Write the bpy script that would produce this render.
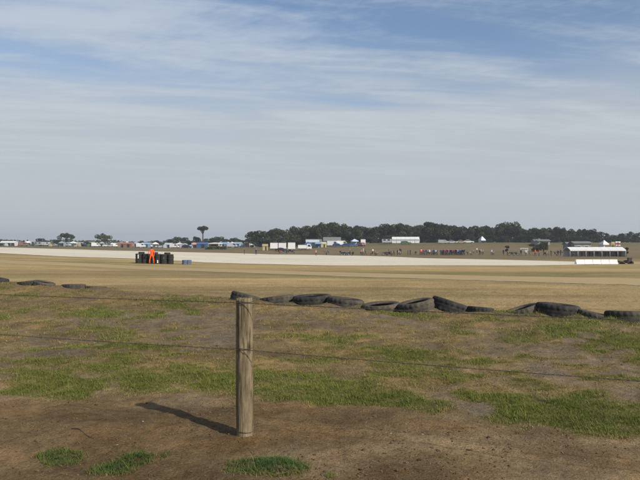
import bpy, bmesh, math, random
import numpy as np
from mathutils import Vector, Matrix, Euler

for o in list(bpy.data.objects):
    bpy.data.objects.remove(o)
scene = bpy.context.scene
COL = scene.collection
RND = random.Random(7)
rng = np.random.default_rng(11)
F = 622.2            # focal length in pixels of the 640-wide photograph
EYE = 1.6            # eye height over the ground at the fence post
HOR = 244.0          # row of the horizon

# ------------------------------------------------------------------ camera
cam_d = bpy.data.cameras.new('camera')
cam = bpy.data.objects.new('camera', cam_d)
COL.objects.link(cam)
cam_d.sensor_width = 36.0
cam_d.lens = 35.0
cam_d.clip_start = 0.05
cam_d.clip_end = 12000
cam.location = (0, 0, EYE)
cam.rotation_euler = (math.radians(90) + math.atan((HOR - 240) / F), 0, 0)
scene.camera = cam

# ------------------------------------------------------------------ sun and sky
SUN_EL = math.radians(35.3)
SUN_H = Vector((0.713, -0.701, 0)).normalized()
SUN_V = Vector((SUN_H.x * math.cos(SUN_EL), SUN_H.y * math.cos(SUN_EL), math.sin(SUN_EL)))
sun_d = bpy.data.lights.new('sun', 'SUN')
sun_d.energy = 4.8
sun_d.angle = math.radians(0.6)
sun_d.color = (1.0, 0.93, 0.82)
sun = bpy.data.objects.new('sun', sun_d)
COL.objects.link(sun)
sun.location = SUN_V * 60
sun.rotation_euler = SUN_V.to_track_quat('Z', 'Y').to_euler()

world = bpy.data.worlds.new('World')
scene.world = world
world.use_nodes = True
SKY_STRENGTH = 0.128


def build_sky():
    nt = world.node_tree
    nt.nodes.clear()
    N = nt.nodes.new
    L = nt.links.new

    def math_(op, a, b=None, clamp=False):
        n = N('ShaderNodeMath'); n.operation = op; n.use_clamp = clamp
        for k, s in enumerate((a, b)):
            if s is None:
                continue
            if isinstance(s, (int, float)):
                n.inputs[k].default_value = s
            else:
                L(s, n.inputs[k])
        return n.outputs[0]

    def ramp(sock, lo, hi):
        n = N('ShaderNodeMapRange'); n.interpolation_type = 'SMOOTHSTEP'
        L(sock, n.inputs[0])
        n.inputs[1].default_value = lo; n.inputs[2].default_value = hi
        return n.outputs[0]

    out = N('ShaderNodeOutputWorld'); bg = N('ShaderNodeBackground')
    bg.inputs[1].default_value = SKY_STRENGTH
    sky = N('ShaderNodeTexSky'); sky.sky_type = 'NISHITA'; sky.sun_disc = False
    sky.sun_elevation = SUN_EL
    sky.sun_rotation = math.atan2(SUN_H.x, SUN_H.y)
    sky.air_density = 1.0; sky.dust_density = 1.3; sky.ozone_density = 2.4
    tc = N('ShaderNodeTexCoord')
    sep = N('ShaderNodeSeparateXYZ'); L(tc.outputs['Generated'], sep.inputs[0])
    zz = math_('ADD', math_('MAXIMUM', sep.outputs[2], 0.0), 0.05)
    com = N('ShaderNodeCombineXYZ')
    L(math_('DIVIDE', sep.outputs[0], zz), com.inputs[0])
    L(math_('DIVIDE', sep.outputs[1], zz), com.inputs[1])

    def noise(loc, rot, scl, scale, detail, rough, dist):
        r0 = N('ShaderNodeMapping'); L(com.outputs[0], r0.inputs[0])
        r0.inputs['Rotation'].default_value = (0, 0, rot)
        mp = N('ShaderNodeMapping'); L(r0.outputs[0], mp.inputs[0])
        mp.inputs['Location'].default_value = loc
        mp.inputs['Scale'].default_value = scl
        n = N('ShaderNodeTexNoise'); L(mp.outputs[0], n.inputs['Vector'])
        n.inputs['Scale'].default_value = scale
        n.inputs['Detail'].default_value = detail
        n.inputs['Roughness'].default_value = rough
        n.inputs['Distortion'].default_value = dist
        return n.outputs['Fac']
    big = noise(SKY_A, -0.26, (0.55, 1.7, 1), 1.0, 3, 0.5, 0.4)       # breaks in the sheet of cirrus
    wisp = noise(SKY_B, -0.20, (0.6, 2.2, 1), 1.5, 9, 0.60, 0.8)      # drawn-out streaks
    rip = noise((4.0, 1.0, 0), 0.5, (1.0, 1.6, 1), 9.0, 6, 0.6, 0.7)  # small ripples
    # thin high veil: seen edge-on low down, so it closes up towards the horizon
    low = math_('SUBTRACT', 1.0, ramp(sep.outputs[2], 0.0, 0.41))
    veil = math_('ADD', math_('MULTIPLY', low, 1.08), math_('MULTIPLY', math_('SUBTRACT', big, 0.5), 0.9))
    veil = ramp(math_('ADD', veil, math_('MULTIPLY', math_('SUBTRACT', wisp, 0.5), 0.35)), -0.05, 0.72)
    mix0 = N('ShaderNodeMix'); mix0.data_type = 'RGBA'
    L(math_('MULTIPLY', veil, 0.93), mix0.inputs[0]); L(sky.outputs[0], mix0.inputs[6])
    mix0.inputs[7].default_value = (3.95, 4.22, 4.48, 1)               # grey-blue veil
    # brighter streaks and ripples of cirrus
    m = math_('ADD', math_('MULTIPLY', big, 1.1), math_('MULTIPLY', wisp, 1.0))
    m = math_('ADD', m, math_('MULTIPLY', rip, 0.34))
    mask = math_('MULTIPLY', ramp(m, 1.04, 1.56), ramp(sep.outputs[2], 0.0, 0.24))
    mask = math_('MULTIPLY', mask, 0.56)
    mix = N('ShaderNodeMix'); mix.data_type = 'RGBA'
    L(mask, mix.inputs[0]); L(mix0.outputs[2], mix.inputs[6])
    mix.inputs[7].default_value = (4.75, 5.2, 5.75, 1)                # sunlit cirrus
    L(mix.outputs[2], bg.inputs[0]); L(bg.outputs[0], out.inputs[0])


SKY_A = (18.867, 12.979, 0)
SKY_B = (18.018, 2.264, 0)
build_sky()

scene.view_settings.view_transform = 'Standard'
scene.view_settings.look = 'None'
scene.view_settings.exposure = 0.0
scene.view_settings.gamma = 1.0
scene.view_settings.use_curve_mapping = False
scene.render.engine = 'CYCLES'
scene.cycles.volume_bounces = 0
scene.cycles.max_bounces = 5


# ------------------------------------------------------------------ helpers
def hash2(ix, iy, seed):
    h = (ix.astype(np.int64) * 374761393 + iy.astype(np.int64) * 668265263 + seed * 2147483647 + 1013904223) & 0xFFFFFFFF
    h = ((h ^ (h >> 13)) * 1274126177) & 0xFFFFFFFF
    h = ((h ^ (h >> 16)) * 2246822519) & 0xFFFFFFFF
    h = h ^ (h >> 15)
    return (h & 0xFFFFFF) / float(0xFFFFFF)


def vnoise(x, y, seed=0):
    x = np.asarray(x, float); y = np.asarray(y, float)
    ix = np.floor(x); iy = np.floor(y)
    fx = x - ix; fy = y - iy
    fx = fx * fx * fx * (fx * (fx * 6 - 15) + 10)
    fy = fy * fy * fy * (fy * (fy * 6 - 15) + 10)
    a = hash2(ix, iy, seed); b = hash2(ix + 1, iy, seed)
    c = hash2(ix, iy + 1, seed); d = hash2(ix + 1, iy + 1, seed)
    return a + (b - a) * fx + (c - a) * fy + (a - b - c + d) * fx * fy


def fbm(x, y, octaves=4, seed=0, gain=0.5):
    t = 0; amp = 1; n = 0
    for k in range(octaves):
        t = t + amp * vnoise(x * 2 ** k + 17.3 * k, y * 2 ** k - 9.1 * k, seed + k)
        n += amp; amp *= gain
    return t / n


def sstep(a, b, x):
    t = np.clip((x - a) / (b - a), 0, 1)
    return t * t * (3 - 2 * t)


def smooth_table(xs, ys, lo, hi, width, n=6000):
    g = np.linspace(lo, hi, n)
    v = np.interp(g, xs, ys)
    k = max(1, int(width / (hi - lo) * n))
    ker = np.hanning(k + 2)[1:-1]; ker /= ker.sum()
    v = np.convolve(np.pad(v, k, mode='edge'), ker, mode='same')[k:-k]
    return g, v


# terrain: low berm along the tyres, field falling away, hill with trees behind on the right
_NG = smooth_table([-60, -8.6, -4, -1.2, 0.2, 1.2, 4, 8, 400], [0, 0, 0.08, 0.2, 0.2, 0.12, -0.2, -0.34, -0.35], -60, 400, 1.6, 20000)
_FG = smooth_table([-50, 20, 63, 175, 250, 400, 6000], [0, 0, -0.17, -1.32, -1.45, -1.7, -1.7], -50, 6000, 30, 20000)
WN = (0.461, 0.887); W0 = 12.82


def tyre_w(X, Y):
    return X * WN[0] + Y * WN[1] - W0


def terrain(X, Y):
    X = np.asarray(X, float); Y = np.asarray(Y, float)
    w = tyre_w(X, Y)
    z = np.interp(w, *_NG) + np.interp(Y, *_FG)
    left = np.maximum(-X - 14, 0) * sstep(30, 90, Y)
    z = z + 2.9 * (1 - np.exp(-left * 0.0125))
    z = z + 4.1 * sstep(172, 290, Y) * sstep(-80, 40, X)
    z = z + 0.12 * (1 - sstep(-9, -3, X)) * np.exp(-((w + 0.3) / 1.6) ** 2)
    z = z + 0.35 * sstep(60, 110, Y) * (fbm(X / 38.0, Y / 38.0, 2, 5) - 0.5)
    return z


MOUNDS = []


def mounds(X, Y):
    """earth thrown up round the buried tyres"""
    d = np.zeros_like(X)
    w = tyre_w(X, Y)
    band = (w > -2.5) & (w < 2.5)
    if band.any():
        xb, yb, wb = X[band], Y[band], w[band]
        s = xb * WN[1] - yb * WN[0]
        d_ = np.exp(-((wb + 0.38) / 0.42) ** 2) * (0.005 + 0.07 * (fbm(s * 1.6, wb * 0.8, 3, 97) - 0.4))
        for (x, y, r, h) in MOUNDS:
            d_ = d_ + h * np.exp(-(((xb - x) ** 2 + (yb - y) ** 2) / (r * r)))
        d[band] = d_
    return d


def micro(X, Y):
    """small unevenness of the near ground"""
    near = 1 - sstep(18, 40, Y)
    d = (fbm(X * 1.1, Y * 1.1, 3, 31) - 0.5) * 0.10 * (1 - sstep(6, 10, Y) * 0.2)
    d = d + (fbm(X * 6, Y * 6, 4, 37, 0.6) - 0.5) * 0.042
    u = X * 0.929 - Y * 0.370; v = X * 0.370 + Y * 0.929
    turf = sstep(5.2, 6.2, v)
    d = d + turf * np.clip(fbm(X * 3.2, Y * 3.6, 3, 43) - 0.45, 0, 1) * 0.09
    d = d + (1 - turf) * (fbm(u * 0.5, v * 4.5, 3, 45) - 0.5) * 0.045
    r = 1 - np.abs(fbm(X * 3.3, Y * 3.3, 3, 41) - 0.5) * 2
    d = d - np.clip(r - 0.93, 0, 1) * 0.16
    foot = np.exp(-(((X + 0.6135) ** 2 + (Y - 5.157) ** 2) / 0.0196))
    return d * near * (1 - 0.6 * foot) + mounds(X, Y) + 0.025 * foot


for (px, r_, h_) in [(103, .5, .10), (112, .35, .06), (60, .5, .07), (10, .6, .06), (155, .14, .09), (293, .16, .07), (330, .18, .06), (362, .25, .05), (403, .2, .06), (432, .15, .05),
                     (500, .3, .05), (541, .14, .07), (579, .16, .08), (610, .18, .08), (258, .2, .05), (474, .2, .03), (526, .3, .02), (195, .9, .04)]:
    a_ = (px - 320) / F; Y_ = (W0 - 0.30) / (a_ * WN[0] + WN[1])
    MOUNDS.append((a_ * Y_, Y_, r_, h_))


def ground_z(X, Y):
    return terrain(X, Y) + micro(X, Y)


def gz(x, y):
    return float(ground_z(np.array([x]), np.array([y]))[0])


def col_at(px, Y):
    """world x of photo column px at distance Y"""
    return (px - 320.0) / F * Y


def row_z(py, Y):
    return EYE + (HOR - py) / F * Y


def at(px, py, lo=3.0, hi=900.0):
    """where the sight line of a photo pixel meets the terrain"""
    Ys = np.geomspace(lo, hi, 4000)
    zz = row_z(py, Ys) - terrain((px - 320.0) / F * Ys, Ys)
    k = np.where(zz < 0)[0]
    Y = Ys[k[0]] if len(k) else hi
    return (px - 320.0) / F * Y, Y


def on_ground(px, Y, sink=0.0):
    x = col_at(px, Y)
    return Vector((x, Y, gz(x, Y) - sink))


class MB:
    def __init__(self):
        self.v = []; self.f = []; self.m = []; self.s = []

    def add(self, verts, faces, mat=0, smooth=False):
        b = len(self.v)
        self.v.extend([tuple(p) for p in verts])
        for f in faces:
            self.f.append([i + b for i in f]); self.m.append(mat); self.s.append(smooth)

    def box(self, c, s, mat=0, rot=0.0, taper=(1, 1)):
        x, y, z = s[0] / 2, s[1] / 2, s[2] / 2
        vs = []
        for sz in (-1, 1):
            k = taper if sz > 0 else (1, 1)
            for sx, sy in ((-1, -1), (1, -1), (1, 1), (-1, 1)):
                px, py = sx * x * k[0], sy * y * k[1]
                vs.append((c[0] + px * math.cos(rot) - py * math.sin(rot), c[1] + px * math.sin(rot) + py * math.cos(rot), c[2] + sz * z))
        self.add(vs, [(3, 2, 1, 0), (4, 5, 6, 7), (0, 1, 5, 4), (1, 2, 6, 5), (2, 3, 7, 6), (3, 0, 4, 7)], mat)

    def tube(self, pts, radii, seg=8, mat=0, cap=True, smooth=True):
        pts = [Vector(p) for p in pts]
        if isinstance(radii, (int, float)):
            radii = [radii] * len(pts)
        vs = []; fs = []
        for i, p in enumerate(pts):
            a = pts[max(0, i - 1)]; b = pts[min(len(pts) - 1, i + 1)]
            d = (b - a)
            d = d.normalized() if d.length > 1e-9 else Vector((0, 0, 1))
            ref = Vector((0, 0, 1)) if abs(d.z) < 0.9 else Vector((1, 0, 0))
            e1 = d.cross(ref).normalized(); e2 = d.cross(e1).normalized()
            for k in range(seg):
                t = 2 * math.pi * k / seg
                vs.append(p + (e1 * math.cos(t) + e2 * math.sin(t)) * radii[i])
        for i in range(len(pts) - 1):
            for k in range(seg):
                a = i * seg + k; b = i * seg + (k + 1) % seg
                fs.append((a, a + seg, b + seg, b))
        if cap:
            fs.append(tuple(range(seg))); fs.append(tuple(reversed(range((len(pts) - 1) * seg, len(pts) * seg))))
        self.add(vs, fs, mat, smooth)

    def cyl(self, a, b, r, seg=12, mat=0):
        self.tube([a, b], r, seg, mat, True, True)

    def lathe(self, prof, seg=32, axis='z', c=(0, 0, 0), mat=0, closed=False, mod=None):
        vs = []; fs = []
        n = len(prof)
        for k in range(seg):
            t = 2 * math.pi * k / seg
            for j, (r, h) in enumerate(prof):
                rr = r * (mod(k, j) if mod else 1)
                p = (rr * math.cos(t), rr * math.sin(t), h)
                if axis == 'x':
                    p = (h, rr * math.cos(t), rr * math.sin(t))
                vs.append((p[0] + c[0], p[1] + c[1], p[2] + c[2]))
        for k in range(seg):
            k2 = (k + 1) % seg
            for j in range(n if closed else n - 1):
                j2 = (j + 1) % n
                fs.append((k * n + j, k2 * n + j, k2 * n + j2, k * n + j2))
        self.add(vs, fs, mat, True)

    def prism(self, poly, a, b, mat=0, plane='xz'):
        """outline in a plane pushed from a to b along the third axis"""
        n = len(poly)
        if plane == 'xz':
            vs = [(p[0], a, p[1]) for p in poly] + [(p[0], b, p[1]) for p in poly]
        else:
            vs = [(a, p[0], p[1]) for p in poly] + [(b, p[0], p[1]) for p in poly]
        fs = [tuple(range(n)), tuple(reversed(range(n, 2 * n)))]
        for i in range(n):
            j = (i + 1) % n
            fs.append((i, i + n, j + n, j))
        self.add(vs, fs, mat)

    def mesh(self, name, mats):
        me = bpy.data.meshes.new(name)
        me.from_pydata(self.v, [], self.f)
        for m in (mats if isinstance(mats, (list, tuple)) else [mats]):
            me.materials.append(m)
        me.polygons.foreach_set('material_index', self.m)
        me.polygons.foreach_set('use_smooth', self.s)
        bm = bmesh.new(); bm.from_mesh(me)
        bmesh.ops.recalc_face_normals(bm, faces=bm.faces)
        bm.to_mesh(me); bm.free()
        me.update()
        return me

    def build(self, name, mats, parent=None, bevel=0.0):
        return link(name, self.mesh(name, mats), parent, bevel)


def link(name, me, parent=None, bevel=0.0):
    o = bpy.data.objects.new(name, me)
    COL.objects.link(o)
    if parent is not None:
        o.parent = parent
    if bevel:
        b = o.modifiers.new('bevel', 'BEVEL'); b.width = bevel; b.segments = 2; b.limit_method = 'ANGLE'
    return o


def empty(name, loc=(0, 0, 0), rz=0.0):
    o = bpy.data.objects.new(name, None)
    COL.objects.link(o)
    o.location = loc; o.rotation_euler = (0, 0, rz)
    o.empty_display_size = 0.2
    return o


def tag(o, label=None, cat=None, group=None, kind=None):
    if label: o['label'] = label
    if cat: o['category'] = cat
    if group: o['group'] = group
    if kind: o['kind'] = kind
    return o


def copy_tree(o, parent=None):
    c = o.copy(); COL.objects.link(c); c.parent = parent
    for ch in CHILDREN(o):
        copy_tree(ch, c)
    return c


def CHILDREN(o):
    return [ch for ch in o.children]


def np_mesh(name, verts, loops, sizes, mat, smooth=False, colors=None):
    """mesh from numpy arrays; colors is per vertex (n,3)"""
    me = bpy.data.meshes.new(name)
    me.vertices.add(len(verts)); me.vertices.foreach_set('co', np.asarray(verts, np.float32).ravel())
    me.loops.add(len(loops)); me.loops.foreach_set('vertex_index', np.asarray(loops, np.int32))
    starts = np.concatenate([[0], np.cumsum(sizes)[:-1]]).astype(np.int32)
    me.polygons.add(len(sizes)); me.polygons.foreach_set('loop_start', starts)
    me.polygons.foreach_set('use_smooth', np.full(len(sizes), smooth))
    me.update(calc_edges=True)
    if colors is not None:
        at_ = me.color_attributes.new('tint', 'FLOAT_COLOR', 'POINT')
        c4 = np.ones((len(verts), 4), np.float32); c4[:, :3] = colors
        at_.data.foreach_set('color', c4.ravel())
    me.materials.append(mat)
    return me


# ------------------------------------------------------------------ materials
class NT:
    def __init__(self, name, rough=0.8, spec=0.3):
        self.mat = bpy.data.materials.new(name); self.mat.use_nodes = True
        self.nt = self.mat.node_tree
        self.b = self.nt.nodes['Principled BSDF']
        self.b.inputs['Roughness'].default_value = rough
        self.b.inputs['Specular IOR Level'].default_value = spec

    def n(self, t, **kw):
        x = self.nt.nodes.new(t)
        for k, v in kw.items():
            setattr(x, k, v)
        return x

    def l(self, a, b):
        self.nt.links.new(a, b)

    def coords(self, scale=(1, 1, 1), kind='Object'):
        tc = self.n('ShaderNodeTexCoord'); mp = self.n('ShaderNodeMapping')
        self.l(tc.outputs[kind], mp.inputs[0]); mp.inputs['Scale'].default_value = scale
        return mp.outputs[0]

    def noise(self, vec, scale, detail=4, rough=0.55, dist=0):
        x = self.n('ShaderNodeTexNoise'); self.l(vec, x.inputs['Vector'])
        x.inputs['Scale'].default_value = scale; x.inputs['Detail'].default_value = detail
        x.inputs['Roughness'].default_value = rough; x.inputs['Distortion'].default_value = dist
        return x.outputs['Fac']

    def ramp(self, fac, stops):
        r = self.n('ShaderNodeValToRGB'); self.l(fac, r.inputs[0])
        els = r.color_ramp.elements
        while len(els) < len(stops):
            els.new(0.5)
        for e, (p, c) in zip(els, stops):
            e.position = p
            e.color = (c[0], c[1], c[2], 1) if isinstance(c, (tuple, list)) else (c, c, c, 1)
        return r.outputs[0]

    def mix(self, a, b, fac, mode='MIX'):
        m = self.n('ShaderNodeMix'); m.data_type = 'RGBA'; m.blend_type = mode
        for s, k in ((fac, 0), (a, 6), (b, 7)):
            if isinstance(s, (int, float)):
                m.inputs[k].default_value = s
            elif isinstance(s, (tuple, list)):
                m.inputs[k].default_value = (*s[:3], 1)
            else:
                self.l(s, m.inputs[k])
        return m.outputs[2]

    def base(self, sock):
        if isinstance(sock, (tuple, list)):
            self.b.inputs['Base Color'].default_value = (*sock[:3], 1)
        else:
            self.l(sock, self.b.inputs['Base Color'])

    def bump(self, h, strength=0.4, dist=0.02):
        x = self.n('ShaderNodeBump'); self.l(h, x.inputs['Height'])
        x.inputs['Strength'].default_value = strength; x.inputs['Distance'].default_value = dist
        self.l(x.outputs[0], self.b.inputs['Normal'])


def worn(name, c, var=0.18, rough=0.6, spec=0.35, scale=3.0, bump=0.0):
    """plain colour with uneven wear and dirt"""
    t = NT(name, rough, spec)
    v = t.coords()
    f = t.noise(v, scale, 5, 0.6)
    k = t.ramp(f, [(0.25, 1 - var), (0.75, 1 + var * 0.4)])
    t.base(t.mix(c, k, 1.0, 'MULTIPLY'))
    if bump:
        t.bump(t.noise(v, scale * 8, 4, 0.6), bump, 0.01)
    return t.mat


def tinted(name, rough=0.75, spec=0.25, var=0.22, scale=4.0):
    """colour taken from the object's own colour setting, unevenly worn"""
    t = NT(name, rough, spec)
    oi = t.n('ShaderNodeObjectInfo')
    f = t.noise(t.coords(), scale, 4, 0.6)
    k = t.ramp(f, [(0.25, 1 - var), (0.75, 1.0)])
    t.base(t.mix(oi.outputs['Color'], k, 1.0, 'MULTIPLY'))
    return t.mat


def make_ground_mat():
    t = NT('soil_and_grass', 0.95, 0.08)
    a = t.n('ShaderNodeAttribute', attribute_name='tint')
    v = t.coords()
    f1 = t.noise(v, 9, 6, 0.65)
    f2 = t.noise(v, 55, 5, 0.7)
    f3 = t.noise(v, 0.5, 5, 0.6)
    vs = t.coords((0.16, 0.9, 1))
    f4 = t.noise(vs, 1.1, 6, 0.62)
    c = t.mix(a.outputs['Color'], t.ramp(f1, [(0.28, 0.66), (0.72, 1.28)]), 1.0, 'MULTIPLY')
    c = t.mix(c, t.ramp(f2, [(0.25, 0.48), (0.75, 1.42)]), 1.0, 'MULTIPLY')
    c = t.mix(c, t.ramp(f3, [(0.3, 0.88), (0.7, 1.10)]), 1.0, 'MULTIPLY')
    c = t.mix(c, t.ramp(f4, [(0.3, 0.86), (0.7, 1.12)]), 1.0, 'MULTIPLY')
    f5 = t.noise(t.coords((0.07, 0.75, 1)), 1.3, 6, 0.62)
    c = t.mix(c, t.ramp(f5, [(0.3, 0.84), (0.7, 1.14)]), 1.0, 'MULTIPLY')
    t.base(c)
    h = t.mix(f1, f2, 0.45)
    t.bump(h, 0.9, 0.05)
    return t.mat


def make_attr_mat(name, rough=0.8, spec=0.15, trans=0.0):
    t = NT(name, rough, spec)
    a = t.n('ShaderNodeAttribute', attribute_name='tint')
    t.base(a.outputs['Color'])
    if trans:
        tr = t.n('ShaderNodeBsdfTranslucent'); t.l(a.outputs['Color'], tr.inputs[0])
        mx = t.n('ShaderNodeMixShader'); mx.inputs[0].default_value = trans
        out = t.nt.nodes['Material Output']
        t.l(t.b.outputs[0], mx.inputs[1]); t.l(tr.outputs[0], mx.inputs[2]); t.l(mx.outputs[0], out.inputs[0])
    return t.mat


def make_leaf_mat():
    t = NT('foliage', 0.75, 0.15)
    a = t.n('ShaderNodeAttribute', attribute_name='tint')
    oi = t.n('ShaderNodeObjectInfo')
    c = t.mix(a.outputs['Color'], oi.outputs['Color'], 1.0, 'MULTIPLY')
    t.base(c)
    return t.mat


def make_wood():
    t = NT('weathered_post_wood', 0.9, 0.1)
    v = t.coords((1, 1, 0.07))
    f = t.noise(v, 62, 7, 0.65, 0.4)
    f2 = t.noise(t.coords((1, 1, 0.35)), 9, 5, 0.6, 0.5)
    f3 = t.noise(t.coords((1, 1, 0.05)), 150, 3, 0.6)
    c = t.ramp(f, [(0.26, (0.045, 0.037, 0.027)), (0.46, (0.200, 0.162, 0.105)), (0.76, (0.36, 0.300, 0.205))])
    c = t.mix(c, t.ramp(f2, [(0.32, (0.52, 0.50, 0.46)), (0.66, (1.12, 1.08, 1.02))]), 1.0, 'MULTIPLY')
    c = t.mix(c, t.ramp(f3, [(0.27, 0.45), (0.36, 1.0)]), 0.8, 'MULTIPLY')
    vo = t.n('ShaderNodeTexVoronoi'); t.l(t.coords((7.5, 7.5, 3.2)), vo.inputs['Vector']); vo.inputs['Scale'].default_value = 1.0
    c = t.mix(c, t.ramp(vo.outputs['Distance'], [(0.05, (0.16, 0.12, 0.09)), (0.13, (0.6, 0.55, 0.5)), (0.2, (1, 1, 1))]), 0.85, 'MULTIPLY')
    f4 = t.noise(t.coords((1, 1, 0.12)), 5, 4, 0.6)
    c = t.mix(c, t.ramp(f4, [(0.36, (0.5, 0.5, 0.47)), (0.52, (1, 1, 1))]), 0.7, 'MULTIPLY')
    t.base(c)
    t.bump(f, 0.8, 0.010)
    return t.mat


def make_rubber(name, dust):
    t = NT(name, 0.85, 0.25)
    v = t.coords()
    f = t.noise(v, 4, 6, 0.65); f2 = t.noise(v, 40, 4, 0.6)
    oi = t.n('ShaderNodeObjectInfo')
    c0 = t.ramp(f, [(0.40, (0.020, 0.020, 0.020)), (0.60, (0.050, 0.045, 0.038)), (0.80, (0.14, 0.11, 0.075))])
    c1 = t.ramp(f, [(0.30, (0.045, 0.041, 0.036)), (0.52, (0.115, 0.096, 0.070)), (0.75, (0.21, 0.165, 0.105))])
    c = t.mix(c0, c1, oi.outputs['Alpha'])
    c = t.mix((0.018, 0.018, 0.02), c, dust)
    c = t.mix(c, t.ramp(f2, [(0.3, 0.75), (0.7, 1.2)]), 1.0, 'MULTIPLY')
    t.base(c)
    t.bump(f2, 0.3, 0.006)
    return t.mat


def make_gravel():
    t = NT('pale_gravel', 0.95, 0.1)
    v = t.coords()
    f = t.noise(v, 2.2, 8, 0.7); f2 = t.noise(v, 0.05, 5, 0.55)
    f3 = t.noise(t.coords((0.02, 0.25, 1)), 1.0, 5, 0.6)
    c = t.ramp(f, [(0.25, (0.45, 0.40, 0.30)), (0.55, (0.63, 0.57, 0.45)), (0.8, (0.72, 0.66, 0.54))])
    c = t.mix(c, t.ramp(f2, [(0.3, 0.88), (0.7, 1.05)]), 1.0, 'MULTIPLY')
    c = t.mix(c, t.ramp(f3, [(0.3, 0.93), (0.7, 1.04)]), 1.0, 'MULTIPLY')
    t.base(c)
    t.bump(f, 0.5, 0.05)
    return t.mat


def make_asphalt():
    t = NT('dusty_asphalt', 0.9, 0.15)
    v = t.coords()
    f = t.noise(v, 30, 5, 0.7); f2 = t.noise(t.coords((0.15, 0.8, 1)), 0.8, 5, 0.6)
    c = t.ramp(f2, [(0.3, (0.315, 0.236, 0.122)), (0.7, (0.392, 0.288, 0.142))])
    c = t.mix(c, t.ramp(f, [(0.25, 0.75), (0.75, 1.2)]), 1.0, 'MULTIPLY')
    t.base(c)
    t.bump(f, 0.3, 0.01)
    return t.mat


M = {}
M['ground'] = make_ground_mat()
M['blade'] = make_attr_mat('grass_blades', 0.7, 0.15, 0.25)
M['litter'] = make_attr_mat('litter', 0.95, 0.05)
M['leaf'] = make_leaf_mat()
M['bark'] = worn('bark', (0.085, 0.07, 0.055), 0.4, 0.95, 0.05, 6, 0.4)
M['wood'] = make_wood()
M['wire'] = worn('rusty_wire', (0.075, 0.062, 0.052), 0.4, 0.6, 0.4, 30)
M['rubber'] = make_rubber('dusty_rubber', 0.8)
M['rubber_clean'] = make_rubber('black_rubber', 0.15)
M['gravel'] = make_gravel()
M['asphalt'] = make_asphalt()
M['line'] = None
_t = NT('worn_line_paint', 0.85, 0.15)
_f = _t.noise(_t.coords((0.25, 1, 1)), 1.0, 6, 0.65)
_t.base(_t.ramp(_f, [(0.36, (0.19, 0.165, 0.10)), (0.50, (0.33, 0.30, 0.22)), (0.66, (0.50, 0.475, 0.40))]))
M['line'] = _t.mat
M['white'] = worn('white_paint', (0.68, 0.68, 0.66), 0.12, 0.5, 0.35, 2)
M['canvas_white'] = worn('white_canvas', (0.62, 0.63, 0.62), 0.14, 0.8, 0.2, 1.5)
M['canvas'] = tinted('coloured_canvas', 0.85, 0.15)
M['paint'] = tinted('vehicle_paint', 0.35, 0.5, 0.15)
M['shirt'] = tinted('shirt_cloth', 0.9, 0.1, 0.25, 8)
M['trousers'] = worn('dark_trousers', (0.035, 0.037, 0.05), 0.4, 0.9, 0.1, 8)
M['skin'] = worn('skin', (0.48, 0.28, 0.19), 0.1, 0.6, 0.3, 8)
M['hair'] = worn('hair', (0.045, 0.03, 0.02), 0.3, 0.7, 0.3, 20)
M['overall'] = worn('orange_overall', (0.80, 0.115, 0.02), 0.22, 0.85, 0.15, 9)
M['boots'] = worn('boot_leather', (0.03, 0.028, 0.027), 0.3, 0.7, 0.3, 10)
M['glass'] = worn('dark_glass', (0.03, 0.036, 0.042), 0.1, 0.12, 0.6, 2)
M['metal'] = worn('grey_metal', (0.20, 0.20, 0.20), 0.25, 0.7, 0.3, 5)
M['darkmetal'] = worn('dark_metal', (0.035, 0.035, 0.037), 0.25, 0.6, 0.4, 5)
M['roof'] = worn('grey_sheet_roof', (0.17, 0.175, 0.172), 0.25, 0.7, 0.3, 1.2)
M['cladding'] = worn('pale_cladding', (0.24, 0.24, 0.225), 0.18, 0.8, 0.2, 1.0)
M['lamp'] = worn('lamp_glass', (0.6, 0.55, 0.5), 0.1, 0.2, 0.5, 5)

# ------------------------------------------------------------------ ground cover masks
# fence frame: u runs along the fence, v away from the viewer
FU = Vector((0.929, -0.370, 0)); FV = Vector((0.370, 0.929, 0))


def spot(px, py, sx, sy, amount):
    """a patch on the near ground, given by where it is seen; sx, sy radii in pixels"""
    x, y = at(px, py)
    _, y2 = at(px, py - sy)
    return (x, y, sx / F * y, max(0.12, abs(y2 - y)), amount)


GREEN_SPOTS = [spot(*a) for a in [
    (90, 378, 50, 14, 0.55), (30, 368, 40, 12, 0.3), (190, 382, 50, 16, 0.45), (300, 395, 45, 14, 0.35), (350, 402, 50, 12, 0.6),
    (395, 405, 40, 9, 0.5), (540, 412, 45, 10, 0.75), (600, 418, 45, 12, 0.65), (500, 405, 22, 7, 0.4),
    (135, 375, 60, 12, 0.25), (320, 332, 40, 14, 0.35), (390, 352, 55, 9, 0.35), (475, 335, 26, 8, 0.55), (620, 345, 45, 9, 0.4),
    (30, 312, 40, 8, 0.25), (100, 312, 22, 6, 0.4), (175, 306, 12, 4, 0.6), (540, 316, 50, 4, 0.8), (405, 312, 24, 4, 0.8),
    (195, 297, 28, 4, 0.35), (70, 294, 20, 4, 0.45), (15, 298, 20, 5, 0.35), (635, 372, 40, 8, 0.3)]]
BARE_SPOTS = [spot(*a) for a in [
    (225, 340, 34, 14, 1.0), (35, 352, 50, 7, 0.8), (520, 345, 120, 16, 0.75), (420, 326, 60, 7, 0.5), (300, 356, 50, 6, 0.5),
    (455, 402, 22, 16, 0.9), (350, 315, 80, 6, 0.6), (60, 325, 40, 6, 0.35), (140, 320, 40, 6, 0.4), (190, 318, 60, 6, 0.4),
    (480, 378, 60, 5, 0.5), (380, 385, 60, 4, 0.35)]]
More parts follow.
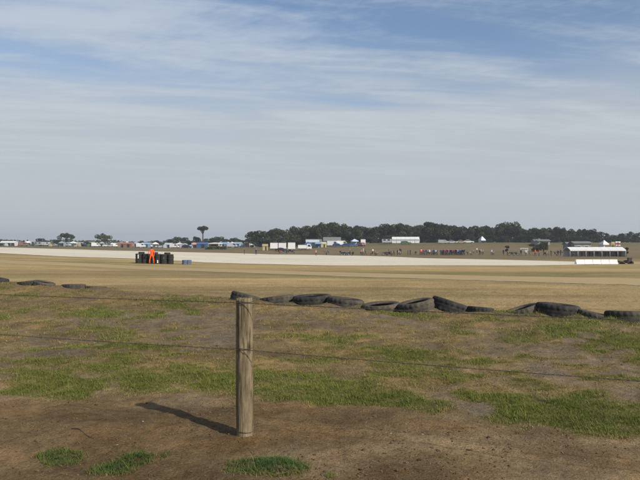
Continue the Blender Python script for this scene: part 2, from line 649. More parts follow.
TUFTS = [spot(*a) for a in [(66, 457, 20, 7, 1), (52, 452, 13, 4, 0.8), (112, 467, 22, 7, 1), (138, 457, 17, 6, 1), (168, 452, 6, 2, 0.6),
                            (245, 465, 22, 7, 1), (285, 468, 26, 7, 1), (268, 463, 20, 5, 1), (330, 476, 8, 3, 0.4)]]


def blobs(lst, X, Y):
    t = np.zeros_like(X)
    for (x, y, sx, sy, a) in lst:
        t = t + a * np.exp(-(((X - x) / sx) ** 2 + ((Y - y) / sy) ** 2))
    return t


def masks(X, Y):
    """cover (how much grows), green (how fresh it is), dirt (bare worked soil)"""
    u = X * FU.x + Y * FU.y; v = X * FV.x + Y * FV.y
    edge = 5.83 + 0.13 * u + (fbm(u * 0.55, v * 0.2, 3, 3) - 0.5) * 0.9 + (fbm(X * 3.1, Y * 3.1, 3, 4) - 0.5) * 0.5
    t = v - edge
    dirt = 1 - sstep(-0.12, 0.16, t)
    n1 = fbm(X * 0.75, Y * 1.0, 4, 8); n2 = fbm(X * 2.6, Y * 3.0, 4, 9); n3 = fbm(X * 0.3, Y * 0.55, 3, 10)
    strip = sstep(-0.1, 0.25, t) * (1 - sstep(1.3, 2.3, t + (n1 - 0.5) * 1.6))
    w = tyre_w(X, Y)
    g = 0.24 * strip + 1.0 * (n1 - 0.44) + 1.3 * (n2 - 0.5) + blobs(GREEN_SPOTS, X, Y) * 0.8 + 0.06
    bare = blobs(BARE_SPOTS, X, Y) * 0.75 + 1.2 * (n3 - 0.56) + 1.8 * (0.5 - n2) - 0.08
    g = np.clip(g - 0.6 * np.clip(bare, 0, 1), 0, 1) * (1 - dirt)
    cover = np.clip(0.58 + 0.38 * strip + 0.5 * g + 1.6 * (n2 - 0.5) - 0.95 * np.clip(bare, 0, 1), 0.05, 1) * (1 - dirt)
    tf = np.clip(blobs(TUFTS, X, Y) * 1.8 - 0.42 + 0.7 * (n2 - 0.5), 0, 1)
    cover = np.maximum(cover, np.clip(tf * 2, 0, 1)); g = np.maximum(g, np.clip(tf * 3, 0, 1) * 0.95)
    return cover, g, dirt, np.clip(bare, 0, 1), w


TRACK_PX = [(-40, 258.0, 261.0), (0, 260.0, 263.0), (80, 263.0, 266.2), (160, 267.0, 270.2), (240, 269.7, 272.8), (320, 272.0, 275.8),
            (400, 274.0, 278.2), (480, 275.8, 280.6), (560, 277.3, 283.2), (640, 278.6, 285.6), (690, 279.4, 287.0)]
_far = np.array([at(a, b) for a, b, c in TRACK_PX]); _near = np.array([at(a, c) for a, b, c in TRACK_PX])


def ground_colour(X, Y):
    cover, g, dirt, bare, w = masks(X, Y)
    C = lambda *c: np.array(c)[None, :]
    k = lambda m: m[:, None]
    n1 = fbm(X * 1.7, Y * 1.7, 4, 21); n2 = fbm(X * 0.55, Y * 0.9, 3, 22); n4 = fbm(X * 5, Y * 5, 3, 24)
    soil = C(0.178, 0.121, 0.060) * (0.55 + 0.9 * k(n1)) + C(0.075, 0.064, 0.046) * k(sstep(0.45, 0.7, n2)) + C(0.018, 0.002, -0.004) * k(sstep(0.55, 0.7, fbm(X * 2.2, Y * 3, 3, 25)))
    uu = X * FU.x + Y * FU.y; vv = X * FV.x + Y * FV.y
    soil = soil * (0.72 + 0.56 * k(fbm(uu * 0.7, vv * 4.2, 4, 26)))
    grey = C(0.180, 0.142, 0.096) * (0.8 + 0.4 * k(n4))
    thatch = C(0.185, 0.134, 0.066) * (0.6 + 0.8 * k(n4)) + C(0.075, 0.042, 0.008) * k(sstep(0.42, 0.68, n1))
    green = C(0.105, 0.112, 0.032) * (0.75 + 0.5 * k(n4))
    c = thatch * (1 - k(np.clip(bare * 1.3, 0, 1))) + grey * k(np.clip(bare * 1.3, 0, 1))
    gg = k(sstep(0.2, 0.75, g) * 0.8)
    c = c * (1 - gg) + green * gg
    c = c * (1 - k(dirt)) + soil * k(dirt)
    # berm of bare soil between the tyres
    bm = k(np.exp(-((w + 0.1) / 0.55) ** 2) * 0.8)
    c = c * (1 - bm) + C(0.16, 0.115, 0.07) * (0.8 + 0.4 * k(n1)) * bm
    # dry field
    s1 = fbm(X * 0.035, Y * 0.30, 4, 51); s2 = fbm(X * 0.012, Y * 0.09, 3, 52); s3 = fbm(X * 0.25, Y * 0.6, 4, 53)
    straw = C(0.405, 0.295, 0.138) * (0.86 + 0.28 * k(s3)) * (0.88 + 0.24 * k(s1))
    straw = straw + (C(0.175, 0.155, 0.062) - straw) * k(sstep(0.52, 0.72, s1) * 0.55)
    straw = straw + (C(0.22, 0.155, 0.08) - straw) * k(sstep(0.55, 0.75, s2) * 0.5)
    # greener mown verges along the track
    yt = np.interp(X, _far[:, 0], _far[:, 1]); yn = np.interp(X, _near[:, 0], _near[:, 1])
    d = (Y - yt)
    v1 = np.exp(-((d - 4.5) / 2.2) ** 2) * sstep(-8, 6, X) + 0.6 * np.exp(-((d - 6) / 4) ** 2) * (1 - sstep(-14, -6, X))
    v2 = np.exp(-((Y - yn + 1.3) / 1.3) ** 2) * 0.8
    straw = straw + (C(0.155, 0.165, 0.055) - straw) * k(np.clip(v1 * 0.42 + v2 * 0.45, 0, 0.8) * (0.55 + 0.9 * s3))
    dk = k(np.exp(-((d - 1.2) / 0.9) ** 2) * 0.3)
    straw = straw * (1 - dk) + C(0.12, 0.09, 0.05) * dk
    mid = k(sstep(0.5, 2.4, w + (n2 - 0.5) * 1.6))
    c = c * (1 - mid) + straw * mid
    # far paddock and hill grass
    far = k(sstep(75, 110, Y)); h1 = fbm(X / 30, Y / 9, 4, 61); h2 = fbm(X / 7, Y / 3, 3, 62)
    hill = C(0.185, 0.138, 0.072) * (0.8 + 0.4 * k(h1)) * (0.85 + 0.3 * k(h2))
    hill = hill + (C(0.12, 0.12, 0.055) - hill) * k(sstep(0.5, 0.75, h2) * 0.5 + 0.45 * sstep(225, 262, Y))
    c = c * (1 - far) + hill * far
    return c


def axis(lo, hi, segs):
    """segs: (from, step, growth) tables going outward"""
    out = [lo]; x = lo
    i = 0
    while x < hi:
        while i + 1 < len(segs) and x >= segs[i + 1][0]:
            i += 1
        _, st, gr = segs[i]
        x = x + st + gr * max(0, x - segs[i][0])
        out.append(x)
    return out


def build_ground():
    half = axis(0, 2600, [(0, 0.075, 0), (8.5, 0.08, 0.035)])
    xs = np.array([-x for x in half[:0:-1]] + half)
    back = [-b for b in axis(0.0, 400, [(0, 0.4, 0.25)])][::-1]
    ys = np.array(back[:-1] + axis(0.0, 3000, [(0, 0.35, 0), (2.6, 0.05, 0), (9, 0.055, 0.008), (30, 0.25, 0.022)]))
    XX, YY = np.meshgrid(xs, ys)
    X = XX.ravel(); Y = YY.ravel()
    Z = ground_z(X, Y)
    V = np.stack([X, Y, Z], 1)
    nx = len(xs); ny = len(ys)
    idx = np.arange(nx * ny).reshape(ny, nx)
    q = np.stack([idx[:-1, :-1], idx[:-1, 1:], idx[1:, 1:], idx[1:, :-1]], -1).reshape(-1, 4)
    me = np_mesh('ground', V, q.ravel(), np.full(len(q), 4), M['ground'], True, ground_colour(X, Y))
    o = link('ground', me); tag(o, 'dry grass and bare brown soil of the whole field', 'ground', kind='structure')
    print('ground verts', len(V))


build_ground()


def sheet(name, far, near, n, m, lift, mat):
    """strip between two ground lines, draped over the terrain"""
    far = np.array(far); near = np.array(near)
    t = np.linspace(0, len(far) - 1, n); k = np.arange(len(far))

    def smooth(line):
        out = []
        for c in (0, 1):
            y = np.interp(t, k, line[:, c])
            ker = np.hanning(max(3, n // len(far)) + 2)[1:-1]; ker /= ker.sum()
            p = len(ker)
            y = np.convolve(np.pad(y, p, mode='reflect', reflect_type='odd'), ker, mode='same')[p:-p]
            out.append(y)
        return np.stack(out, 1)
    A = smooth(far); B = smooth(near)
    s = np.linspace(0, 1, m)[None, :, None]
    P = A[:, None, :] * (1 - s) + B[:, None, :] * s
    X = P[..., 0].ravel(); Y = P[..., 1].ravel()
    Z = ground_z(X, Y) + lift
    idx = np.arange(n * m).reshape(n, m)
    q = np.stack([idx[:-1, :-1], idx[:-1, 1:], idx[1:, 1:], idx[1:, :-1]], -1).reshape(-1, 4)
    me = np_mesh(name, np.stack([X, Y, Z], 1), q.ravel(), np.full(len(q), 4), mat, True)
    bm = bmesh.new(); bm.from_mesh(me); bmesh.ops.recalc_face_normals(bm, faces=bm.faces)
    if sum(f.normal.z for f in bm.faces) < 0:
        bmesh.ops.reverse_faces(bm, faces=bm.faces)
    bm.to_mesh(me); bm.free()
    o = link(name, me); tag(o, kind='structure')
    return o


GRAVEL_PX = [(-60, 246.4, 251.6), (0, 247.4, 253.2), (65, 249.2, 256.8), (130, 251.0, 258.6), (190, 252.4, 261.6), (240, 253.4, 263.8),
             (330, 255.0, 266.0), (420, 258.2, 265.7), (520, 260.4, 265.8), (560, 261.4, 265.3), (600, 262.8, 264.6)]
gfar = [at(a, b) for a, b, c in GRAVEL_PX]; gnear = [at(a, c) for a, b, c in GRAVEL_PX]
for p, q, r in zip(GRAVEL_PX, gfar, gnear):
    print('gravel', p, [round(x, 1) for x in q], [round(x, 1) for x in r])
sheet('gravel_trap', gfar, gnear, 220, 14, 0.03, M['gravel'])
tag(bpy.data.objects['gravel_trap'], 'long pale gravel run-off bed beyond the field', 'gravel')
sheet('race_track', _far, _near, 160, 8, 0.010, M['asphalt'])
tag(bpy.data.objects['race_track'], 'narrow dusty asphalt track crossing the field', 'road')
for p, q, r in zip(TRACK_PX, _far, _near):
    print('track', p, q.round(1), r.round(1))
_d = _far - _near; _d /= np.linalg.norm(_d, axis=1)[:, None]
lnear = _near[3:] + _d[3:] * 0.10; lfar = _near[3:] + _d[3:] * 0.42
sheet('painted_line', lfar, lnear, 140, 3, 0.015, M['line'])
tag(bpy.data.objects['painted_line'], 'worn pale edge line along the near side of the track', 'line')

# ------------------------------------------------------------------ grass blades, straw and clods
def sample(n, y0, y1, pad=1.2):
    Y = np.sqrt(rng.uniform(y0 * y0, y1 * y1, n))
    X = rng.uniform(-1, 1, n) * (0.53 * Y + pad)
    return X, Y


def build_blades(name, n, y0, y1, hgt, wid, label, keep_dry=0.5):
    X, Y = sample(n, y0, y1)
    cover, g, dirt, bare, w = masks(X, Y)
    clump = np.maximum(sstep(0.30, 0.58, fbm(X * 5.5, Y * 6.5, 3, 79)), np.clip(blobs(TUFTS, X, Y) * 1.5, 0, 1))
    p = np.clip(cover * (0.35 + 0.75 * clump), 0, 1) * (keep_dry + (1 - keep_dry) * np.clip(g * 1.8, 0, 1)) * (w < 0.6)
    ok = rng.uniform(0, 1, n) < p
    X, Y, g, cover = X[ok], Y[ok], g[ok], cover[ok]
    k = len(X)
    Z = ground_z(X, Y) - 0.004
    tuft = fbm(X * 7, Y * 7, 2, 71)
    h = hgt * rng.uniform(0.45, 1.35, k) * np.clip(0.55 + 0.75 * g + 1.3 * (tuft - 0.5), 0.25, 2)
    wd = wid * rng.uniform(0.7, 1.3, k)
    a = rng.uniform(0, 2 * np.pi, k); lean = rng.uniform(0.2, 1.9, k) * h
    b = a + np.pi / 2 + rng.uniform(-0.6, 0.6, k)
    ex, ey = np.cos(a) * wd / 2, np.sin(a) * wd / 2
    lx, ly = np.cos(b) * lean, np.sin(b) * lean
    v0 = np.stack([X - ex, Y - ey, Z], 1); v1 = np.stack([X + ex, Y + ey, Z], 1)
    v2 = np.stack([X + ex * 0.8 + lx * 0.35, Y + ey * 0.8 + ly * 0.35, Z + h * 0.6], 1)
    v3 = np.stack([X - ex * 0.8 + lx * 0.35, Y - ey * 0.8 + ly * 0.35, Z + h * 0.6], 1)
    v4 = np.stack([X + lx, Y + ly, Z + h * 0.95], 1)
    V = np.stack([v0, v1, v2, v3, v4], 1).reshape(-1, 3)
    base = np.arange(k) * 5
    loops = np.stack([base, base + 1, base + 2, base + 3, base + 3, base + 2, base + 4], 1).ravel()
    sizes = np.tile([4, 3], k)
    r = rng.uniform(0, 1, k)[:, None]
    gn = fbm(X * 1.3, Y * 1.6, 3, 73)[:, None]
    fresh = np.array([[0.082, 0.138, 0.022]]) * (1 - r) + np.array([[0.240, 0.222, 0.054]]) * r
    fresh = fresh * (0.75 + 0.5 * gn)
    lush = np.clip(blobs(TUFTS, X, Y), 0, 1)[:, None]
    fresh = fresh * (1 - lush) + np.array([[0.060, 0.105, 0.026]]) * (0.6 + 0.8 * r) * lush
    dry = np.array([[0.185, 0.125, 0.055]]) * (1 - r) + np.array([[0.42, 0.315, 0.14]]) * r
    f = np.clip(g * 1.95 - 0.14 + 1.7 * (fbm(X * 6, Y * 7, 3, 77) - 0.5) + rng.normal(0, 0.42, k), 0, 1)[:, None]
    c = dry * (1 - f) + fresh * f
    c = np.repeat(c, 5, axis=0)
    me = np_mesh(name, V, loops, sizes, M['blade'], False, c)
    o = link(name, me); tag(o, label, 'grass', kind='stuff')
    print(name, k)


build_blades('grass', 820000, 3.2, 9.5, 0.023, 0.0036, 'short green and yellowing grass growing by the fence', 0.62)
build_blades('berm_grass', 480000, 9.5, 24.0, 0.032, 0.0075, 'patchy dry and green grass on the rise up to the buried tyres', 0.6)


build_blades('dry_stalks', 26000, 3.4, 13.0, 0.085, 0.0028, 'thin dead grass stalks standing out of the short turf', 0.5)


def build_stubble(n, y0, y1):
    X, Y = sample(n, y0, y1, 3.0)
    w = tyre_w(X, Y)
    yn = np.interp(X, _near[:, 0], _near[:, 1]); yf = np.interp(X, _far[:, 0], _far[:, 1])
    ok = (w > 0.5) & ((Y < yn - 0.1) | (Y > yf + 0.1)) & (fbm(X * 0.5, Y * 0.9, 3, 101) + rng.uniform(-.2, .2, n) > 0.47)
    X, Y = X[ok], Y[ok]; k = len(X)
    Z = ground_z(X, Y) - 0.005
    h = rng.uniform(0.010, 0.035, k); wd = rng.uniform(0.004, 0.009, k)
    a = rng.uniform(0, 6.28, k); L = rng.uniform(0.3, 1.6, k) * h
    ex, ey = np.cos(a) * wd, np.sin(a) * wd
    V = np.stack([np.stack([X - ex, Y - ey, Z], 1), np.stack([X + ex, Y + ey, Z], 1),
                  np.stack([X - np.sin(a) * L, Y + np.cos(a) * L, Z + h], 1)], 1).reshape(-1, 3)
    c = ground_colour(X, Y) * rng.uniform(0.8, 1.2, (k, 1))
    me = np_mesh('field_stubble', V, np.arange(3 * k), np.full(k, 3), M['blade'], False, np.repeat(c, 3, 0))
    tag(link('field_stubble', me), 'short dry stubble covering the field beyond the tyres', 'stubble', kind='stuff')


build_stubble(120000, 13, 34)


def build_litter():
    X, Y = sample(120000, 3.2, 15)
    cover, g, dirt, bare, w = masks(X, Y)
    ok = (rng.uniform(0, 1, len(X)) < np.clip(0.30 * dirt + 1.0 * bare + 0.5 * (1 - g) * (1 - dirt), 0, 1)) & (w < 0.2) & (fbm(X * 1.4, Y * 1.4, 3, 81) > 0.40)
    X, Y = X[ok], Y[ok]; k = len(X)
    Z = ground_z(X, Y) + rng.uniform(0.002, 0.008, k)
    a = rng.uniform(0, np.pi, k); L = rng.uniform(0.006, 0.026, k); wd = rng.uniform(0.001, 0.0024, k)
    dx, dy = np.cos(a) * L, np.sin(a) * L; nx, ny = -np.sin(a) * wd, np.cos(a) * wd
    dz = rng.uniform(-0.25, 0.25, k) * L
    V = np.stack([np.stack([X - dx - nx, Y - dy - ny, Z - dz], 1), np.stack([X + dx - nx, Y + dy - ny, Z + dz], 1),
                  np.stack([X + dx + nx, Y + dy + ny, Z + dz], 1), np.stack([X - dx + nx, Y - dy + ny, Z - dz], 1)], 1).reshape(-1, 3)
    r = rng.uniform(0, 1, k)[:, None]
    c = np.array([[0.10, 0.07, 0.04]]) * (1 - r) + np.array([[0.26, 0.20, 0.12]]) * r
    me = np_mesh('straw_litter', V, np.arange(4 * k), np.full(k, 4), M['litter'], False, np.repeat(c, 4, 0))
    o = link('straw_litter', me); tag(o, 'bits of dead grass lying loose on the bare soil', 'straw', kind='stuff')
    # clods and pebbles
    X, Y = sample(22000, 3.2, 9.5)
    cover, g, dirt, bare, w = masks(X, Y)
    ok = (rng.uniform(0, 1, len(X)) < np.clip(dirt * sstep(0.44, 0.64, fbm(X * 1.1, Y * 1.6, 3, 83)) * 1.3 + 0.15 * dirt + 0.25 * bare, 0, 1)) & (w < 0)
    X, Y = X[ok], Y[ok]; k = len(X)
    t = bmesh.new(); bmesh.ops.create_icosphere(t, subdivisions=1, radius=1.0)
    bv = np.array([v.co[:] for v in t.verts]); bf = np.array([[v.index for v in f.verts] for f in t.faces]); t.free()
    sz = 0.0022 + 0.012 * rng.uniform(0, 1, k) ** 3.6
    big = rng.uniform(0, 1, k) < 0.02
    sz[big] *= 1.6
    S = sz[:, None] * rng.uniform(0.6, 1.4, (k, 3)) * np.array([[1.2, 1.0, 0.75]])
    V = bv[None] * S[:, None, :] * (1 + 0.45 * (rng.uniform(0, 1, (k, len(bv), 1)) - 0.5))
    V = V + np.stack([X, Y, ground_z(X, Y) + 0.1 * sz], 1)[:, None, :]
    loops = (bf[None] + (np.arange(k) * len(bv))[:, None, None]).ravel()
    r = rng.uniform(0, 1, k)[:, None]; pale = ((rng.uniform(0, 1, k) < 0.02) & (sz < 0.009))[:, None]
    c = np.array([[0.065, 0.044, 0.027]]) * (1 - r) + np.array([[0.13, 0.088, 0.052]]) * r
    c = np.where(pale, np.array([[0.30, 0.27, 0.22]]), c)
    me = np_mesh('soil_clods', V.reshape(-1, 3), loops, np.full(len(loops) // 3, 3), M['litter'], False, np.repeat(c, len(bv), 0))
    o = link('soil_clods', me); tag(o, 'small dark clods and pebbles strewn on the bare soil', 'clods', kind='stuff')


build_litter()

# ------------------------------------------------------------------ fence
PX, PY = -0.6135, 5.157


def make_post(x, y, label, lean, seed):
    r = random.Random(seed)
    root = empty('fence_post', (x, y, gz(x, y)), r.uniform(0, 6))
    root.rotation_euler = (0, lean, 0)
    top = 1.152 - gz(x, y)
    seg, rows = 56, 70
    vs = []; fs = []
    cracks = [(r.uniform(0, 6.28), r.uniform(0, 1), r.uniform(0.2, 0.6)) for _ in range(14)]
    for j in range(rows + 1):
        z = -0.45 + (top + 0.45) * j / rows
        zz = (z + 0.45)
        R = 0.0745 - 0.0035 * zz
        if j == rows:
            R -= 0.004
        cx = 0.006 * math.sin(zz * 2.1 + seed); cy = 0.005 * math.sin(zz * 1.7)
        for k in range(seg):
            t = 2 * math.pi * k / seg
            rr = R * (1 + 0.018 * math.sin(3 * t + 0.7 * zz + seed) + 0.012 * math.sin(5 * t - zz * 1.5) + r.uniform(-0.006, 0.006))
            for (ct, cz, cl) in cracks:
                dd = abs((t - ct - 0.12 * math.sin(zz * 3) + math.pi) % (2 * math.pi) - math.pi)
                if dd < 0.09 and abs(zz / 1.6 - cz) < cl / 2:
                    rr -= 0.0095 * (1 - dd / 0.09)
            zk = z + (0.006 * math.sin(2 * t + seed) + r.uniform(-0.003, 0.003) if j == rows else 0)
            vs.append((cx + rr * math.cos(t), cy + rr * math.sin(t), zk))
    for j in range(rows):
        for k in range(seg):
            a = j * seg + k; b = j * seg + (k + 1) % seg
            fs.append((a, b, b + seg, a + seg))
    b0 = rows * seg; n = len(vs)
    # weathered end grain: an inner ring slightly dished
    for k in range(seg):
        p = vs[b0 + k]; vs.append((p[0] * 0.55, p[1] * 0.55, top - 0.004 + r.uniform(-0.004, 0.003)))
    vs.append((0, 0, top - 0.007))
    for k in range(seg):
        k2 = (k + 1) % seg
        fs.append((b0 + k, b0 + k2, n + k2, n + k)); fs.append((n + k, n + k2, n + seg))
    mb = MB(); mb.add(vs, fs, 0, True)
    o = mb.build('timber', M['wood'], root)
    # wire ties round the timber
    for z in (1.119 - gz(x, y), 0.738 - gz(x, y), 0.055 - gz(x, y)):
        pts = []
        for k in range(27):
            t = 2 * math.pi * k / 24
            R = 0.0765 - 0.0035 * (z + 0.45)
            pts.append((R * math.cos(t) + 0.006 * math.sin((z + .45) * 2.1 + seed), R * math.sin(t), z + 0.006 * math.sin(t * 2) + k * 0.0004))
        w = MB(); w.tube(pts, 0.0022, 6); w.build('wire_tie', M['wire'], root)
    for z in (1.119 - gz(x, y) + 0.004, 0.738 - gz(x, y) + 0.004):
        a = -2.0 - root.rotation_euler.z
        s = MB()
        R = 0.073
        s.tube([(R * .9 * math.cos(a - .1), R * .9 * math.sin(a - .1), z), (R * 1.12 * math.cos(a - .1), R * 1.12 * math.sin(a - .1), z),
                (R * 1.12 * math.cos(a + .1), R * 1.12 * math.sin(a + .1), z), (R * .9 * math.cos(a + .1), R * .9 * math.sin(a + .1), z)], 0.0018, 6)
        s.build('staple', M['wire'], root)
    tag(root, label, 'post', 'round timber posts of the wire fence')
    return root


make_post(PX, PY, 'weathered round timber fence post standing alone in the bare soil', math.radians(-0.55), 3)
SP = 5.6
pl = (PX - FU.x * SP, PY - FU.y * SP); pr = (PX + FU.x * SP, PY + FU.y * SP)
make_post(pl[0], pl[1], 'round timber fence post at the far left end of the wires', 0.01, 5)
make_post(pr[0], pr[1], 'round timber fence post at the near right end of the wires', -0.008, 8)


def make_wire(z, label, sag):
    mb = MB()
    off = Vector((-FV.x * 0.078, -FV.y * 0.078, 0))
    for strand in range(2):
        pts = []
        N = 520
        for k in range(N + 1):
            s = -SP + 2 * SP * k / N
            h = 1 - ((abs(s) - SP / 2) / (SP / 2)) ** 2
            p = Vector((PX, PY, z)) + FU * s + off
            p.z -= sag * h
            t = s * 55 + strand * math.pi
            p += FV * 0.0027 * math.cos(t) + Vector((0, 0, 0.0027 * math.sin(t)))
            pts.append(p)
        mb.tube(pts, 0.0017, 5)
    o = mb.build('fence_wire', M['wire'])
    tag(o, label, 'wire', 'twisted wires of the fence')


make_wire(1.119, 'upper twisted fence wire near the top of the post', 0.012)
make_wire(0.738, 'middle twisted fence wire crossing the grass at mid post', 0.02)

# twig on the soil, left
for (x0, y0, x1, y1, r_, lab) in ((72, 431, 100, 440, 0.004, 'thin crooked dark twig lying on the brown soil at left'), (18, 389, 30, 387, 0.006, 'short dark stick at the edge of the grass, far left')):
    a = at(x0, y0); b = at(x1, y1)
    mb = MB(); pts = []
    for k in range(9):
        t = k / 8; x = a[0] + (b[0] - a[0]) * t; y = a[1] + (b[1] - a[1]) * t + 0.02 * math.sin(t * 7)
        pts.append((x, y, gz(x, y) + 0.003 + 0.004 * math.sin(t * 11)))
    mb.tube(pts, [r_ * (1 - 0.06 * k) for k in range(9)], 6)
    tag(mb.build('twig', M['bark']), lab, 'twig')

# ------------------------------------------------------------------ tyres
def tyre_mesh(name, R, W, seg, mat, block=True, flat=0.0, seed=0):
    prof = [(0.60 * R, -0.36 * W), (0.66 * R, -0.44 * W), (0.78 * R, -0.50 * W), (0.90 * R, -0.485 * W), (0.955 * R, -0.43 * W),
            (0.985 * R, -0.36 * W), (0.998 * R, -0.22 * W), (0.998 * R, -0.19 * W), (1.0 * R, -0.03 * W), (1.0 * R, 0.03 * W),
            (0.998 * R, 0.19 * W), (0.998 * R, 0.22 * W), (0.985 * R, 0.36 * W), (0.955 * R, 0.43 * W), (0.90 * R, 0.485 * W),
            (0.78 * R, 0.50 * W), (0.66 * R, 0.44 * W), (0.60 * R, 0.36 * W), (0.63 * R, 0.30 * W), (0.88 * R, 0.36 * W),
            (0.93 * R, 0.0), (0.88 * R, -0.36 * W), (0.63 * R, -0.30 * W)]

    def mod(k, j):
        m = 1.0
        if block:
            if j in (4, 5, 12, 13) and k % 4 < 2:
                m -= 0.05
            if j in (7, 10):
                m -= 0.035
            if j in (6, 11) and k % 4 < 2:
                m -= 0.035
        t = 2 * math.pi * k / seg
        return m * (1 + flat * math.sin(2 * t + seed) + 0.5 * flat * math.sin(3 * t + 2 * seed))
    mb = MB(); mb.lathe(prof, seg, 'z', mat=0, closed=True, mod=mod)
    return mb.mesh(name, mat)


ORD = ['first', 'second', 'third', 'fourth', 'fifth', 'sixth', 'seventh', 'eighth', 'ninth', 'tenth', 'eleventh', 'twelfth', 'thirteenth', 'fourteenth', 'fifteenth', 'sixteenth',
       'seventeenth', 'eighteenth', 'nineteenth', 'twentieth'] + ['twenty-' + w for w in ('first', 'second', 'third', 'fourth', 'fifth', 'sixth', 'seventh', 'eighth', 'ninth')]
BURIED = [  # x0, x1, y top left, y top right, y bottom, label
    (-9, 5, 277.5, 279.5, 285, 'dark buried tyre cut by the left edge of the picture'),
    (17, 37, 282.5, 280.5, 287, 'black buried tyre with a pale scuff, left of the earth heap'),
    (33, 52, 280.6, 283.6, 287, 'brown dusty buried tyre right of the pale-scuffed one'),
    (61, 83, 285.0, 284.6, 289, 'low mostly buried tyre alone in the grass, left of the orange marshal'),
    (2, 19, 282.6, 282.2, 286, 'thin strip of dark buried tyre between the left edge tyre and the scuffed one'),
    (85, 105, 286.8, 287.0, 290, 'barely showing buried tyre in the brown earth heap at left'),
    (231, 260, 291.6, 298.5, 302, 'tilted buried tyre whose rim shows just above the fence post'),
    (260, 293, 299.2, 295.3, 304, 'grey buried tyre rising to the right, first right of the fence post'),
    (294, 330, 297.0, 295.4, 304.5, 'dark buried tyre with level top, second right of the fence post'),
    (328, 363, 297.6, 300.8, 304.5, 'buried tyre sloping down right, third right of the fence post'),
    (363, 401, 305.5, 303.4, 309.5, 'low long buried tyre lying nearer, fourth right of the fence post'),
    (400, 435, 304.6, 299.0, 311, 'dusty buried tyre rising against the tallest black tyre'),
    (434, 471, 297.3, 307.0, 312, 'tallest black buried tyre, standing high at its left end'),
    (469, 494, 306.8, 309.0, 312, 'small low black buried tyre in front of the gap in the row'),
    (508, 541, 312.5, 304.3, 315, 'pale dusty buried tyre rising steeply to the right after the gap'),
    (541, 580, 303.8, 306.6, 317, 'big black buried tyre with a flat top, third from the right end'),
    (579, 609, 310.4, 315.8, 318, 'buried tyre sloping down right, second from the right end'),
    (610, 648, 312.0, 312.4, 319, 'dark buried tyre cut by the right edge of the picture')]
tyre_variants = {}
for i, (x0, x1, yl, yr, yb, lab) in enumerate(BURIED):
    a = ((x0 + x1) / 2 - 320) / F
    Y = (W0 - 0.12 + (-0.35 if i in (10, 11) else 0)) / (a * WN[0] + WN[1])
    tilt = math.atan2(yr - yl, x1 - x0)
    half = (x1 - x0) / 2 / F * Y * 1.02
    W = 0.27 if half > 0.33 else 0.22
    R = max(0.27, 1.07 * half / max(0.9, math.cos(tilt)))
    me = tyre_mesh('buried_tyre', R, W, 88, M['rubber'], True, 0.022, i)
    o = link('buried_tyre', me)
    o.color = (1, 1, 1, 0.0 if i in (0, 1, 8, 12, 13, 15) else 0.6 if i in (2, 10, 11, 14) else 0.3)
    lead = RND.uniform(-0.10, 0.06)
    nrm = Euler((lead, tilt * 1.2, 0)).to_matrix() @ Vector((0, 0, 1))
    # the near rim is what the row of the top edge was measured on
    ztop = row_z((yl + yr) / 2, Y)
    zc = ztop - W / 2 + 0.01
    o.location = (a * Y, Y + R * 0.35, zc)
    o.rotation_euler = (lead, tilt * 1.2, RND.uniform(-0.3, 0.3))
    tag(o, lab, 'tyre', 'half-buried tyres along the low bank')

# tyre stacks behind which the marshal stands
mx, my = at(152, 263.8)
print('marshal at', mx, my)
SC = my
car_tyre = tyre_mesh('tyre', 0.325, 0.205, 26, M['rubber_clean'], True)
for i in range(6):
    px = 138.6 + i * 6.35
    x = col_at(px, SC + 0.5); y = SC + 0.5 + (0.12 if i % 2 else 0)
    root = empty('tyre_stack', (x, y, gz(x, y)), 0)
    for k in range(5 if i not in (2,) else 4):
        o = link('tyre', car_tyre, root)
        o.location = (RND.uniform(-.02, .02), RND.uniform(-.02, .02), 0.10 + k * 0.207)
        o.rotation_euler = (0, 0, RND.uniform(0, 6))
    if i in (0, 3, 4):
        s = MB()
        zc, hh, ww = {0: (0.72, 0.42, 0.11), 3: (0.24, 0.30, 0.12), 4: (0.62, 0.26, 0.09)}[i]
        s.box((0.06, -0.345, zc), (ww, 0.02, hh))
        s.build('marker_board', [M['white']] if i != 4 else [worn('green_board', (0.03, 0.16, 0.06), 0.2)], root, 0.006)
    tag(root, ['black tyre stack at the left end of the wall, with a tall white marker', 'black tyre stack just left of the orange marshal', 'lower black tyre stack behind the orange marshal',
               'black tyre stack just right of the marshal, with a white marker near the ground', 'black tyre stack with a small green marker, second from the right end',
               'black tyre stack at the right end of the wall'][i], 'tyre stack', 'tyre stacks of the safety wall')
for i in range(5):
    px = 141.8 + i * 6.35
    x = col_at(px, SC + 1.1); y = SC + 1.1
    root = empty('tyre_stack', (x, y, gz(x, y)), 0)
    for k in range(5 if i % 2 else 6):
        o = link('tyre', car_tyre, root)
        o.location = (RND.uniform(-.04, .04), RND.uniform(-.04, .04), 0.10 + k * 0.200); o.rotation_euler = (0, 0, RND.uniform(0, 6))
    tag(root, f'half-hidden black tyre stack in the rear row of the wall, {ORD[i]} from the left', 'tyre stack', 'tyre stacks of the safety wall')
blue_tyre = tyre_mesh('tyre', 0.325, 0.205, 26, worn('blue_painted_rubber', (0.10, 0.13, 0.19), 0.35, 0.7, 0.3, 5), True)
x, y = at(186.5, 264.5)
root = empty('tyre_stack', (x, y, gz(x, y)), 0)
for (dx, dy, k) in ((-.17, 0, 0), (-.17, 0, 1), (.2, .1, 0), (.2, .1, 1)):
    o = link('tyre', blue_tyre, root); o.location = (dx * 1.0 + 0.02 * k, dy, 0.10 + 0.207 * k); o.scale = (0.92, 0.92, 1)
